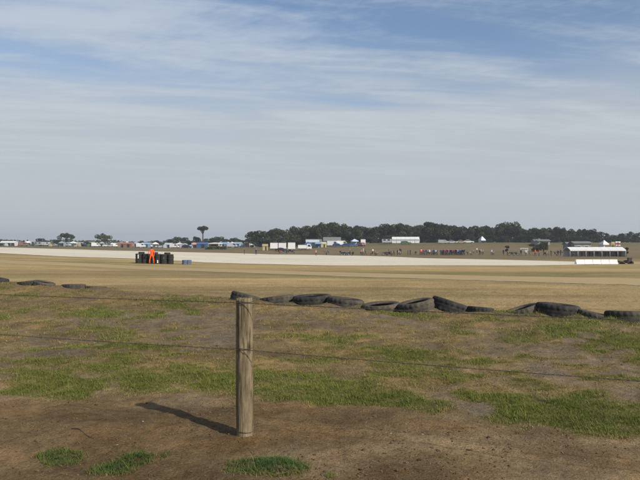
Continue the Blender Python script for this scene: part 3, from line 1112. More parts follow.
s = MB(); s.lathe([(0.0, 0.0), (0.30, 0.0), (0.32, 0.03), (0.30, 0.06), (0, 0.07)], 24, 'z', (-.15, 0, 0.415)); s.lathe([(0.0, 0.0), (0.28, 0.0), (0.3, 0.03), (0.28, 0.06), (0, 0.07)], 24, 'z', (.22, .1, 0.418))
s.build('cover', worn('blue_grey_sheet', (0.16, 0.19, 0.25), 0.2), root)
tag(root, 'low blue-grey topped tyre pile standing apart right of the tyre wall', 'tyre stack', 'tyre stacks of the safety wall')


# ------------------------------------------------------------------ people
def skin_mesh(name, joints, edges, root, sub=1):
    """joints: name -> (xyz, radius)"""
    names = list(joints)
    me = bpy.data.meshes.new('tmp')
    me.from_pydata([joints[n][0] for n in names], [(names.index(a), names.index(b)) for a, b in edges], [])
    o = bpy.data.objects.new('tmp', me); COL.objects.link(o)
    m = o.modifiers.new('skin', 'SKIN'); m.use_smooth_shade = True
    sv = me.skin_vertices[0].data
    for i, n in enumerate(names):
        r = joints[n][1]
        sv[i].radius = r if isinstance(r, tuple) else (r, r)
        sv[i].use_root = (n == root)
    s = o.modifiers.new('sub', 'SUBSURF'); s.levels = sub; s.render_levels = sub
    dg = bpy.context.evaluated_depsgraph_get(); dg.update()
    out = bpy.data.meshes.new_from_object(o.evaluated_get(dg))
    out.name = name
    bpy.data.objects.remove(o); bpy.data.meshes.remove(me)
    return out


def body(name, pose='stand', sub=1, fingers=False, mats=None, arms=None):
    """a 1.76 m figure facing -Y; legs, torso, neck and head in one skin"""
    J = {}; E = []

    def j(n, p, r, prev=None):
        J[n] = (p, r)
        if prev: E.append((prev, n))
    step = {'stand': 0.0, 'walk': 0.20, 'sit': 0.0, 'stride': 0.0}[pose]
    hz = 0.95 if pose != 'sit' else 0.50
    j('pelvis', (0, 0, hz), (0.150, 0.105))
    j('waist', (0, 0.0, hz + 0.16), (0.135, 0.095), 'pelvis')
    j('chest', (0, 0.005, hz + 0.36), (0.165, 0.115), 'waist')
    j('collar', (0, 0.01, hz + 0.49), (0.11, 0.085), 'chest')
    j('neck', (0, 0.0, hz + 0.56), 0.055, 'collar')
    j('jaw', (0, -0.015, hz + 0.63), (0.066, 0.078), 'neck')
    j('brow', (0, -0.005, hz + 0.71), (0.078, 0.094), 'jaw')
    j('crown', (0, 0.004, hz + 0.78), (0.055, 0.066), 'brow')
    for s, sd in ((-1, 'l'), (1, 'r')):
        spread = 0.05 if pose == 'stand' else (0.11 if pose == 'stride' else 0.03)
        fy = step * s
        if pose == 'sit':
            j('hip' + sd, (0.10 * s, -0.03, hz - 0.02), 0.085, 'pelvis')
            j('knee' + sd, (0.13 * s, -0.44, hz + 0.02), 0.062, 'hip' + sd)
            j('ankle' + sd, (0.13 * s, -0.40, 0.08), 0.042, 'knee' + sd)
            j('toe' + sd, (0.14 * s, -0.56, 0.035), 0.034, 'ankle' + sd)
        else:
            j('hip' + sd, (0.095 * s, 0, hz - 0.09), 0.093, 'pelvis')
            j('thigh' + sd, (0.095 * s + spread * 0.4 * s, fy * 0.5 - 0.01, 0.68), 0.080, 'hip' + sd)
            j('knee' + sd, (0.10 * s + spread * 0.7 * s, fy * 0.8 - 0.02, 0.50), 0.060, 'thigh' + sd)
            j('calf' + sd, (0.10 * s + spread * 0.9 * s, fy * 1.0 + 0.015, 0.34), 0.058, 'knee' + sd)
            j('ankle' + sd, (0.10 * s + spread * s, fy * 1.3 + 0.02, 0.09), 0.042, 'calf' + sd)
            j('toe' + sd, (0.11 * s + spread * 1.2 * s, fy * 1.3 - 0.15, 0.034), (0.042, 0.032), 'ankle' + sd)
        a = (arms or {}).get(sd, 'down')
        j('sho' + sd, (0.185 * s, 0.01, hz + 0.44), 0.064, 'collar')
        if a == 'down':
            P = [(0.235 * s, 0.02, hz + 0.20), (0.25 * s, -0.04, hz - 0.02), (0.25 * s, -0.07, hz - 0.10)]
        elif a == 'hip':
            P = [(0.34 * s, 0.08, hz + 0.22), (0.20 * s, -0.05, hz + 0.07), (0.165 * s, -0.10, hz + 0.05)]
        elif a == 'front':
            P = [(0.22 * s, -0.06, hz + 0.19), (0.10 * s, -0.25, hz + 0.22), (0.05 * s, -0.29, hz + 0.24)]
        else:
            P = [(0.29 * s, -0.10, hz + 0.30), (0.24 * s, -0.24, hz + 0.55), (0.20 * s, -0.25, hz + 0.63)]
        j('elb' + sd, P[0], 0.046, 'sho' + sd)
        j('wri' + sd, P[1], 0.032, 'elb' + sd)
        j('palm' + sd, P[2], (0.040, 0.020), 'wri' + sd)
        d = (Vector(P[2]) - Vector(P[1])).normalized()
        side = d.cross(Vector((s, 0, 0.2))).normalized()
        if fingers:
            for q, (off, ln) in enumerate(((-0.030, 0.070), (-0.010, 0.082), (0.011, 0.077), (0.030, 0.060))):
                b = Vector(P[2]) + d * 0.035 + side * off
                j(f'f{q}a{sd}', tuple(b), 0.0095, 'palm' + sd)
                j(f'f{q}b{sd}', tuple(b + d * ln * 0.5 + Vector((-0.008 * s, 0, 0))), 0.0088, f'f{q}a{sd}')
                j(f'f{q}c{sd}', tuple(b + d * ln * 0.9 + Vector((-0.026 * s, 0, 0))), 0.0078, f'f{q}b{sd}')
            b = Vector(P[2]) - side * 0.035 - d * 0.015
            j('t0' + sd, tuple(b), 0.011, 'palm' + sd); j('t1' + sd, tuple(b + d * 0.04 - side * 0.022), 0.0095, 't0' + sd)
        else:
            j('tip' + sd, tuple(Vector(P[2]) + d * 0.075), (0.028, 0.015), 'palm' + sd)
    me = skin_mesh(name, J, E, 'pelvis', sub)
    for m in mats or [M['shirt'], M['trousers'], M['skin'], M['hair'], M['boots']]:
        me.materials.append(m)
    for p in me.polygons:
        c = p.center; k = 0
        if c.z > hz + 0.55:
            k = 2
            if c.z > hz + 0.715 or (c.y > 0.02 and c.z > hz + 0.60):
                k = 3
        elif abs(c.x) < 0.30 and (c.z < hz + 0.0 and abs(c.x) < 0.215 or (pose == 'sit' and c.z < hz + 0.06)):
            k = 1
            if c.z < 0.10: k = 4
        for sd in 'lr':
            wp = Vector(J['wri' + sd][0]); pp = Vector(J['palm' + sd][0])
            dd = (pp - wp).normalized()
            q = c - wp
            if q.dot(dd) > -0.0 and (q - dd * q.dot(dd)).length < 0.09 and q.dot(dd) < 0.26:
                k = 2
        p.material_index = k
    return me


def face_parts(me_name, hz=0.95):
    """nose, ears, eyes and mouth as small meshes"""
    out = []
    mb = MB()
    mb.tube([(0, -0.085, hz + 0.70), (0, -0.108, hz + 0.665), (0, -0.088, hz + 0.655)], [0.010, 0.016, 0.010], 8)
    out.append(('nose', mb.mesh('nose', M['skin'])))
    for s in (-1, 1):
        mb = MB(); mb.lathe([(0, -0.008), (0.022, -0.006), (0.028, 0), (0.022, 0.008), (0, 0.009)], 12, 'x', (0.083 * s, 0.005, hz + 0.675))
        out.append(('ear', mb.mesh('ear', M['skin'])))
        mb = MB(); mb.tube([(0.03 * s - .012, -0.086, hz + 0.70), (0.03 * s, -0.094, hz + 0.70), (0.03 * s + .012, -0.086, hz + 0.70)], [0.004, 0.009, 0.004], 8)
        out.append(('eye', mb.mesh('eye', M['boots'])))
    mb = MB(); mb.tube([(-0.024, -0.084, hz + 0.632), (0, -0.092, hz + 0.63), (0.024, -0.084, hz + 0.632)], [0.003, 0.006, 0.003], 8)
    out.append(('mouth', mb.mesh('mouth', worn('lips', (0.35, 0.13, 0.10), 0.1))))
    return out


mar = body('person', 'stride', 2, True, [M['overall'], M['overall'], M['skin'], M['hair'], M['boots']], {'l': 'down', 'r': 'hip'})
mo = link('person', mar)
mo.location = (mx, my - 0.1, gz(mx, my - 0.1) - 0.005)
mo.rotation_euler = (0, 0, math.radians(196)); mo.scale = (1.04, 1.04, 1.0)
for n_, me_ in face_parts('face'):
    link(n_, me_, mo)
cp = MB(); cp.lathe([(0.098, 0.0), (0.100, 0.03), (0.085, 0.075), (0.045, 0.10), (0.0, 0.106)], 20, 'z', (0, 0.002, 0.95 + 0.715))
cp.tube([(-0.06, -0.09, 1.672), (0, -0.16, 1.664), (0.06, -0.09, 1.672)], 0.010, 6)
cp.build('cap', worn('rust_cap', (0.10, 0.03, 0.018), 0.2), mo)
bt = MB(); bt.lathe([(0.150, 0.0), (0.156, 0.01), (0.156, 0.03), (0.150, 0.04)], 24, 'z', (0, 0, 1.03))
for v_i, v_ in enumerate(bt.v):
    bt.v[v_i] = (v_[0] * 0.93, v_[1] * 0.70, v_[2])
bt.build('belt', worn('overall_belt', (0.62, 0.09, 0.02), 0.1), mo)
tag(mo, 'track marshal in bright orange overalls standing before the black tyre wall', 'person')

POSES = {'stand': body('person_standing', 'stand', 1, False), 'talk': body('person_talking', 'stand', 1, False, None, {'l': 'front', 'r': 'down'}),
         'hands': body('person_hands', 'stand', 1, False, None, {'l': 'hip', 'r': 'hip'}), 'walk': body('person_walking', 'walk', 1, False),
         'camera': body('person_filming', 'stand', 1, False, None, {'l': 'up', 'r': 'up'}), 'sit': body('person_sitting', 'sit', 1, False)}
SHIRTS = {'black': (0.02, 0.02, 0.022), 'navy': (0.02, 0.03, 0.09), 'white': (0.68, 0.68, 0.66), 'red': (0.42, 0.04, 0.03), 'grey': (0.22, 0.22, 0.23),
          'blue': (0.05, 0.12, 0.36), 'tan': (0.34, 0.25, 0.15), 'orange': (0.70, 0.16, 0.03), 'green': (0.05, 0.12, 0.05), 'pink': (0.55, 0.24, 0.25)}


def person(px, Y, shirt, pose, label, group, rz=None, s=1.0):
    p = on_ground(px, Y)
    o = link('person', POSES[pose])
    o.location = p; o.color = (*SHIRTS[shirt], 1)
    o.rotation_euler = (0, 0, RND.uniform(0, 6.28) if rz is None else rz)
    o.scale = (s, s, s * RND.uniform(0.94, 1.04))
    tag(o, label, 'person', group)
    return o


POSE_TXT = {'stand': 'standing', 'talk': 'standing', 'hands': 'standing', 'walk': 'walking', 'camera': 'standing', 'sit': 'sitting'}
CROWD_Y = 176


def crowd(x0, x1, n, y0, y1, name, group, shirts, poses=('stand', 'talk', 'hands', 'walk', 'stand', 'camera')):
    pts = sorted((x0 + (x1 - x0) * (i + RND.uniform(0.15, 0.85)) / n, RND.uniform(y0, y1)) for i in range(n))
    for i, (px, Y) in enumerate(pts):
        sh = RND.choice(shirts); po = RND.choice(poses)
        place = ('leftmost' if i == 0 else 'rightmost' if i == n - 1 else ORD[i] + ' from the left' if i < 20 else ORD[n - 1 - i] + ' from the right')
        if n - 1 - i < i and i != n - 1 and n - 1 - i < 20:
            place = ORD[n - 1 - i] + ' from the right'
        person(px, Y, sh, po, f'person in {sh} top, {place} in {name}', group)


DARK = ['black', 'black', 'navy', 'navy', 'grey', 'black', 'red', 'white', 'blue', 'tan']
crowd(419.5, 437.5, 17, 174, 180, 'the left crowd group', 'spectators in the crowd below the hill', DARK + ['pink', 'white'])
crowd(440.5, 464.5, 34, 173, 181, 'the dense right crowd', 'spectators in the crowd below the hill', DARK)
EXTRA = [(353, 'black', 'sit', 'lone person in black sitting just right of the parked dark motorcycles'), (363, 'white', 'stand', 'person in white of the pair below the white tall van'),
         (365.5, 'black', 'walk', 'person in black walking, right of the pair below the white tall van'), (361.2, 'pink', 'talk', 'person in pink left of the white-topped spectator below the tall van'),
         (375, 'tan', 'stand', 'single person in tan halfway between the motorcycles and the pair of seats'), (377.5, 'grey', 'sit', 'person in grey sitting beside the single tan spectator'),
         (394, 'grey', 'stand', 'person in grey alone left of a standing black-topped man below the white hall'), (397.5, 'black', 'stand', 'person in black standing below the left end of the white hall'),
         (400, 'tan', 'sit', 'person in tan sitting below the white hall'), (408, 'black', 'hands', 'left one of the two people in black below the right end of the hall'),
         (410.2, 'black', 'stand', 'right one of the two people in black below the right end of the hall'), (467.5, 'green', 'sit', 'person in green sitting just right of the dense crowd'),
         (470, 'tan', 'sit', 'person in tan sitting furthest right of the dense crowd'), (479.6, 'black', 'stand', 'left one of the pair of dark spectators right of the crowd'),
         (482.8, 'tan', 'walk', 'right one of the pair of spectators right of the crowd, in tan'), (491.5, 'white', 'stand', 'lone person in white left of the small thin tree'),
         (244.3, 'black', 'stand', 'person in black standing alone on the grass, left of the tan tent'), (256, 'navy', 'stand', 'person in navy standing just left of the tan tent'),
         (316, 'pink', 'stand', 'lone person in pink on the grass below the blue marquee'), (326.5, 'grey', 'stand', 'lone person in grey on the grass below the dark parked car'),
         (535.2, 'orange', 'stand', 'left one of two people in orange below the dark tree'), (539, 'orange', 'talk', 'right one of two people in orange below the dark tree'),
         (551, 'black', 'stand', 'person in black standing left of the shed marquee group'), (545, 'navy', 'sit', 'person in navy sitting left end of the group by the long marquee'),
         (547, 'grey', 'sit', 'person in grey sitting in the group left of the long marquee'), (555, 'black', 'sit', 'person in black sitting in the group left of the long marquee'),
         (558, 'navy', 'talk', 'person in navy standing nearest the left end of the long marquee'), (560.5, 'black', 'hands', 'person in black beside the left post of the long marquee')]
for (px, sh, po, lab) in EXTRA:
    person(px, CROWD_Y + RND.uniform(-4, 4) - (10 if px > 530 else 0), sh, po, lab, 'spectators scattered on the grass')


_xs = sorted([RND.uniform(338, 418) for _ in range(13)] + [RND.uniform(468, 532) for _ in range(9)] + [RND.uniform(240, 336) for _ in range(6)])
for i, px in enumerate(_xs):
    sh = RND.choice(DARK); po = RND.choice(['sit', 'sit', 'stand', 'talk', 'walk'])
    person(px, RND.uniform(176, 196) if px > 336 else RND.uniform(192, 206), sh, po, f'{POSE_TXT[po]} person in {sh} top, {ORD[i]} from the left of loose spectators on the slope', 'loose spectators on the slope')


# ------------------------------------------------------------------ vehicles, tents and sheds
def colour(o, c):
    o.color = (*c, 1)
    return o


WHEEL = None


def wheel_mesh(R=0.33, W=0.2):
    mb = MB()
    mb.lathe([(0.60 * R, -W * .4), (0.9 * R, -W / 2), (R, -W * .38), (R, W * .38), (0.9 * R, W / 2), (0.60 * R, W * .4)], 18, 'x', mat=0)
    mb.lathe([(0, -W * .30), (0.3 * R, -W * .34), (0.62 * R, -W * .40)], 18, 'x', mat=1)
    mb.lathe([(0, W * .30), (0.3 * R, W * .34), (0.62 * R, W * .40)], 18, 'x', mat=1)
    return mb.mesh('wheel', [M['rubber_clean'], M['metal']])


WHEEL = wheel_mesh()


def add_wheels(root, xs, ys, r=0.33):
    for x in xs:
        for y in ys:
            o = link('wheel', WHEEL, root); o.location = (x, y, r); o.scale = (1, r / 0.33, r / 0.33)


def body_loft(mb, prof_lo, prof_hi, w_lo, w_hi, mat):
    """side outline as prism; tumblehome between the two widths"""
    n = len(prof_lo)
    vs = []
    for (y, z), w in [(p, w_lo if p[1] < 0.95 else w_hi) for p in prof_lo]:
        vs.append((-w, y, z)); vs.append((w, y, z))
    fs = [tuple(range(0, 2 * n, 2)), tuple(reversed(range(1, 2 * n, 2)))]
    for i in range(n):
        j = (i + 1) % n
        fs.append((2 * i, 2 * i + 1, 2 * j + 1, 2 * j))
    mb.add(vs, fs, mat)


def make_car(c, label, loc, rz, estate=False):
    root = empty('parked_car', loc, rz)
    mb = MB()
    back = 1.9 if estate else 1.25
    body_loft(mb, [(-2.15, 0.32), (-2.2, 0.62), (-2.05, 0.78), (-1.0, 0.92), (-0.35, 1.40), (0.2, 1.47), (back - 0.25, 1.42), (back + 0.25, 0.98), (2.1, 0.92), (2.18, 0.6), (2.1, 0.32)], None, 0.86, 0.66, 0)
    colour(mb.build('body', M['paint'], root, 0.05), c)
    for s in (-1, 1):
        w = MB()
        w.add([(s * 0.845, -0.85, 0.96), (s * 0.69, -0.36, 1.36), (s * 0.69, 0.3, 1.40), (s * 0.845, 0.3, 0.97)], [(0, 1, 2, 3)])
        w.add([(s * 0.845, 0.38, 0.97), (s * 0.69, 0.38, 1.40), (s * 0.70, back - 0.28, 1.36), (s * 0.845, back + 0.1, 0.98)], [(0, 1, 2, 3)])
        for v in range(len(w.v)):
            w.v[v] = (w.v[v][0] + s * 0.02, w.v[v][1], w.v[v][2])
        w.build('side_window', M['glass'], root)
    w = MB(); w.add([(-.62, -0.98, 0.98), (.62, -0.98, 0.98), (.56, -0.42, 1.38), (-.56, -0.42, 1.38)], [(0, 1, 2, 3)])
    for v in range(4): w.v[v] = (w.v[v][0], w.v[v][1] - 0.03, w.v[v][2] + 0.03)
    w.build('windscreen', M['glass'], root)
    w = MB(); w.add([(-.58, back + .22, 1.0), (.58, back + .22, 1.0), (.52, back - 0.17, 1.38), (-.52, back - 0.17, 1.38)], [(0, 1, 2, 3)])
    for v in range(4): w.v[v] = (w.v[v][0], w.v[v][1] + 0.035, w.v[v][2] + 0.025)
    w.build('rear_window', M['glass'], root)
    for s in (-1, 1):
        h = MB(); h.box((s * 0.62, -2.17, 0.68), (0.30, 0.08, 0.12)); h.build('headlight', M['lamp'], root, 0.02)
    add_wheels(root, (-0.80, 0.80), (-1.35, 1.32))
    tag(root, label, 'car', 'cars and vans parked on the far grass')
    return root


def make_van(c, label, loc, rz, L=4.9, H=2.3):
    root = empty('parked_van', loc, rz)
    mb = MB(); l = L / 2
    poly = [(-l, 0.35), (-l - 0.03, 0.85), (-l + 0.35, 1.15), (-l + 0.95, H - 0.25), (-l + 1.35, H - 0.03), (l - 0.12, H), (l, H - 0.15), (l, 0.35)]
    body_loft(mb, poly, None, 0.96, 0.90, 0)
    colour(mb.build('body', M['paint'], root, 0.06), c)
    for s in (-1, 1):
        w = MB(); w.add([(s * 0.962, -l + 0.6, 1.22), (s * 0.93, -l + 0.98, H - .35), (s * 0.93, -l + 1.75, H - .35), (s * 0.95, -l + 1.75, 1.22)], [(0, 1, 2, 3)])
        w.build('side_window', M['glass'], root)
        h = MB(); h.box((s * 0.70, -l - 0.02, 0.78), (0.28, 0.08, 0.16)); h.build('headlight', M['lamp'], root, 0.02)
    w = MB(); w.add([(-.80, -l + 0.32, 1.2), (.80, -l + 0.32, 1.2), (.74, -l + 0.90, H - .32), (-.74, -l + 0.90, H - .32)], [(0, 1, 2, 3)])
    w.build('windscreen', M['glass'], root)
    add_wheels(root, (-0.84, 0.84), (-l + 0.95, l - 1.0), 0.35)
    tag(root, label, 'van', 'cars and vans parked on the far grass')
    return root


def make_box_trailer(c, label, loc, rz, L=5.0, H=2.6, W=2.3, cab=False, window=False):
    root = empty('box_truck' if cab else 'box_trailer', loc, rz)
    mb = MB(); mb.box((0, 0, 0.55 + (H - 0.55) / 2), (L, W, H - 0.55)); colour(mb.build('box_body', M['paint'], root, 0.05), c)
    f = MB(); f.box((0, 0, 0.46), (L * 0.96, W * 0.8, 0.14)); f.build('chassis', M['darkmetal'], root)
    for y in (-W / 2 - .012, W / 2 + .012):
        for z in (H - 0.06, 0.62):
            t = MB(); t.box((0, y, z), (L, 0.03, 0.10)); t.build('trim_rail', M['metal'], root)
    if window:
        for x in (-L * .25, L * .2):
            w = MB(); w.box((x, -W / 2 - 0.025, 1.65), (1.0, 0.03, 0.6)); w.build('window', M['glass'], root, 0.02)
    if cab:
        k = MB(); x0 = -L / 2 - 1.75
        k.prism([(x0, 0.45), (x0 - 0.05, 1.15), (x0 + 0.42, 2.15), (x0 + 0.7, 2.25), (-L / 2 - 0.08, 2.25), (-L / 2 - 0.08, 0.45)], -W * .45, W * .45)
        colour(k.build('cab', M['paint'], root, 0.05), c)
        for y in (-1, 1):
            w = MB(); w.add([(x0 + .28, y * (W * .45 + .006), 1.25), (x0 + .58, y * (W * .45 + .006), 2.0), (x0 + 1.35, y * (W * .45 + .006), 2.0), (x0 + 1.35, y * (W * .45 + .006), 1.25)], [(0, 1, 2, 3)])
            w.build('side_window', M['glass'], root)
        w = MB(); w.add([(x0 - .02, -W * .38, 1.28), (x0 - .02, W * .38, 1.28), (x0 + .36, W * .36, 2.08), (x0 + .36, -W * .36, 2.08)], [(0, 1, 2, 3)]); w.build('windscreen', M['glass'], root)
        ax = (x0 + 0.75, L / 2 - 1.0)
    else:
        d = MB(); d.tube([(-L / 2, 0.5, .5), (-L / 2 - 1.1, 0, .5), (-L / 2, -0.5, .5)], 0.05, 6); d.tube([(-L / 2 - 1.0, 0, .5), (-L / 2 - 1.0, 0, 0.0)], 0.035, 6); d.build('drawbar', M['darkmetal'], root)
        ax = (-0.35, 0.42) if L > 3.6 else (0.1,)
    for x in ax:
        for y in (-W / 2 + .16, W / 2 - .16):
            o = link('wheel', WHEEL, root); o.location = (x, y, 0.34); o.rotation_euler = (0, 0, math.pi / 2)
    tag(root, label, 'truck' if cab else 'trailer', 'white trucks and trailers beside the gravel')
    return root


def make_gazebo(c, label, loc, rz, W=3.0, D=3.0, H=2.1, peak=0.9, walls=()):
    root = empty('gazebo', loc, rz)
    mb = MB(); w, d = W / 2 + .05, D / 2 + .05
    n = 6; vs = [(0, 0, H + peak)]
    for k in range(4 * n):
        s = k // n; t = (k % n) / n
        cn = [(-w, -d), (w, -d), (w, d), (-w, d)]
        a, b = cn[s], cn[(s + 1) % 4]
        sag = 0.05 * math.sin(t * math.pi)
        vs.append((a[0] + (b[0] - a[0]) * t, a[1] + (b[1] - a[1]) * t, H - sag))
    m0 = len(vs)
    vs += [(v[0] * 1.0, v[1] * 1.0, v[2] - 0.26 - 0.03 * (k % 2)) for k, v in enumerate(vs[1:])]
    fs = [(0, 1 + k, 1 + (k + 1) % (4 * n)) for k in range(4 * n)] + [(1 + k, m0 + k, m0 + (k + 1) % (4 * n), 1 + (k + 1) % (4 * n)) for k in range(4 * n)]
    mb.add(vs, fs); o = colour(mb.build('canopy', M['canvas'], root), c)
    so = o.modifiers.new('thick', 'SOLIDIFY'); so.thickness = 0.02
    for sx in (-1, 1):
        for sy in (-1, 1):
            l = MB(); l.cyl((sx * W / 2, sy * D / 2, 0), (sx * W / 2, sy * D / 2, H + 0.02), 0.03, 8); l.build('leg', M['metal'], root)
    for k in walls:
        wl = MB()
        if k == 'back': wl.box((0, D / 2 - .04, H / 2), (W - .1, 0.02, H - .1))
        if k == 'left': wl.box((-W / 2 + .04, 0, H / 2), (0.02, D - .1, H - .1))
        if k == 'right': wl.box((W / 2 - .04, 0, H / 2), (0.02, D - .1, H - .1))
        if k == 'front': wl.box((0, -D / 2 + .04, H / 2), (W - .1, 0.02, H - .1))
        colour(wl.build('side_wall', M['canvas'], root), c)
    tag(root, label, 'gazebo', 'tents and canopies of the far camp')
    return root


def make_dome(c, label, loc, rz, W=2.6, D=2.2, H=1.5):
    root = empty('dome_tent', loc, rz)
    mb = MB(); n, m = 20, 7; vs = []; fs = []
    for i in range(m):
        e = math.pi / 2 * i / (m - 1)
        r = math.cos(e) ** 0.75 if i < m - 1 else 0.02
        for k in range(n):
            t = 2 * math.pi * k / n
            q = 1 + 0.06 * math.cos(4 * t)
            vs.append((W / 2 * r * q * math.cos(t), D / 2 * r * q * math.sin(t), H * math.sin(e)))
    for i in range(m - 1):
        for k in range(n):
            fs.append((i * n + k, i * n + (k + 1) % n, (i + 1) * n + (k + 1) % n, (i + 1) * n + k))
    fs.append(tuple(range((m - 1) * n, m * n)))
    mb.add(vs, fs, 0, True); colour(mb.build('fly_sheet', M['canvas'], root), c)
    for a in (0.785, -0.785):
        p = MB(); pts = []
        for k in range(13):
            e = math.pi * k / 12
            r = math.cos(e); r = math.copysign(abs(r) ** 0.75, r)
            pts.append((W / 2 * 0.96 * r * math.cos(a), D / 2 * .96 * r * math.sin(a), H * math.sin(e) + 0.02))
        p.tube(pts, 0.022, 5); p.build('tent_pole', M['darkmetal'], root)
    d = MB(); d.add([(-.45, -D / 2 * 1.02, 0.05), (.45, -D / 2 * 1.02, 0.05), (.22, -D / 2 * .80, H * .66), (-.22, -D / 2 * .80, H * .66)], [(0, 1, 2, 3)])
    d.build('door_flap', M['darkmetal'], root)
    tag(root, label, 'tent', 'tents and canopies of the far camp')
    return root


def make_frame_tent(c, label, loc, rz, W=5.0, D=4.0, H=1.9, peak=0.8, c2=None):
    root = empty('frame_tent', loc, rz)
    r = MB(); r.prism([(-D / 2 - .15, H - .08), (0, H + peak), (D / 2 + .15, H - .08), (D / 2 + .15, H - .14), (0, H + peak - .07), (-D / 2 - .15, H - .14)], -W / 2 - .12, W / 2 + .12, plane='yz')
    colour(r.build('roof', M['canvas'], root), c)
    for nm, b, s in (('front_wall', (-W * .27, -D / 2, H / 2), (W * .46, .03, H)), ('front_wall', (W * .38, -D / 2, H / 2), (W * .24, .03, H)), ('back_wall', (0, D / 2, H / 2), (W, .03, H))):
        w = MB(); w.box(b, s); colour(w.build(nm, M['canvas'], root), c2 or c)
    for s in (-1, 1):
        g = MB(); g.prism([(-D / 2, 0), (-D / 2, H - .1), (0, H + peak - .1), (D / 2, H - .1), (D / 2, 0)], s * W / 2 - .015, s * W / 2 + .015, plane='yz')
        colour(g.build('gable_wall', M['canvas'], root), c2 or c)
    d = MB(); d.box((W * .11, -D / 2 + .08, H * .46), (W * .28, .02, H * .9)); d.build('doorway', M['darkmetal'], root)
    tag(root, label, 'tent', 'tents and canopies of the far camp')
    return root


def make_marquee(label, loc, rz, L, D, H, peak, bays, open_front=True, name='marquee'):
    root = empty(name, loc, rz)
    for k in range(bays):
        x0 = -L / 2 + L * k / bays; x1 = x0 + L / bays - 0.03
        r = MB(); r.prism([(-D / 2 - .2, H), (-D * .1, H + peak), (D * .1, H + peak), (D / 2 + .2, H), (D / 2 + .2, H - .25), (D * .1, H + peak - .1), (-D * .1, H + peak - .1), (-D / 2 - .2, H - .25)], x0, x1, plane='yz')
        r.build('roof_panel', M['canvas_white'], root)
    for k in range(bays + 1):
        x = -L / 2 + L * k / bays
        for y in (-D / 2, D / 2):
            p = MB(); p.cyl((x, y, 0), (x, y, H - 0.02), 0.05, 8); p.build('pole', M['canvas_white'], root)
    for k in range(bays):
        x = -L / 2 + L * (k + .5) / bays
        w = MB(); w.box((x, D / 2 - .08, H / 2 - .1), (L / bays - .12, .03, H - .25)); w.build('back_wall', M['canvas_white'], root)
        if not open_front:
            w = MB(); w.box((x, -D / 2 + .08, H / 2 - .1), (L / bays - .12, .03, H - .25)); w.build('front_wall', M['canvas_white'], root)
    for s in (-1, 1):
        if open_front and s < 0: continue
        g = MB(); g.prism([(-D / 2, 0), (-D / 2, H - .05), (-D * .1, H + peak - .12), (D * .1, H + peak - .12), (D / 2, H - .05), (D / 2, 0)], s * L / 2 - .06, s * L / 2 - .03, plane='yz'); g.build('gable_wall', M['canvas_white'], root)
    tag(root, label, 'marquee')
    return root


def make_shed(label, loc, rz, L, D, H, peak, wall, roof, windows=3):
    root = empty('shed', loc, rz)
    w = MB(); w.box((0, 0, H / 2), (L, D, H)); w.prism([(-D / 2 + .02, H), (0, H + peak - .05), (D / 2 - .02, H)], -L / 2 + .02, L / 2 - .02, plane='yz'); w.build('wall', wall, root)
    r = MB(); r.prism([(-D / 2 - .4, H - .1), (0, H + peak), (D / 2 + .4, H - .1), (D / 2 + .4, H - .02), (0, H + peak + .1), (-D / 2 - .4, H - .02)], -L / 2 - .35, L / 2 + .35, plane='yz')
    r.build('roof', roof, root)
    for k in range(windows):
        x = -L / 2 + L * (k + .6) / (windows + .2)
        f = MB(); f.box((x, -D / 2 - .02, H * .58), (1.2, .06, .95)); fo = f.build('window', M['white'], root)
        p = MB(); p.box((x, -D / 2 - .055, H * .58), (1.04, .03, .8)); p.build('pane', M['glass'], fo)
    d = MB(); d.box((-L * .42, -D / 2 - .03, 1.0), (.9, .06, 2.0)); d.build('door', M['darkmetal'], root)
    tag(root, label, 'shed')
    return root


WHITE = (0.70, 0.70, 0.69); GREY = (0.35, 0.36, 0.37); BLUE = (0.06, 0.12, 0.27); DBLUE = (0.03, 0.05, 0.14); LBLUE = (0.22, 0.34, 0.50)
TAN = (0.33, 0.26, 0.15); GREEN = (0.06, 0.13, 0.07); RED = (0.36, 0.06, 0.04); BRICK = (0.25, 0.14, 0.10); YELL = (0.42, 0.36, 0.17); BLACK = (0.02, 0.02, 0.022); SILV = (0.45, 0.46, 0.48)


def width_m(px, Y):
    return px / F * Y


# the white trucks and trailers in the middle
Yt = 228
make_box_trailer(WHITE, 'white box trailer at the left of the white trucks, beside the tan tent', on_ground(274, Yt), 0.05, width_m(7.6, Yt), 2.8)
make_box_trailer(WHITE, 'second white box trailer from the left, close behind the leftmost', on_ground(282.4, Yt), 0.0, width_m(7.4, Yt), 2.8, window=False)
make_box_trailer(WHITE, 'tall square white box trailer in the middle of the white trucks', on_ground(291.6, Yt - 6), 0.02, width_m(7.0, Yt), 3.0)
make_box_trailer(WHITE, 'low white truck at the right of the white trucks, with cab', on_ground(302.4, Yt - 3), math.pi, width_m(8.6, Yt), 1.95, cab=True)
for (px, Y, c, lab) in ((281.5, 188, BLACK, 'left black car parked before the white trailers'),):
    make_car(c, lab, on_ground(px, Y + 27), 1.5)


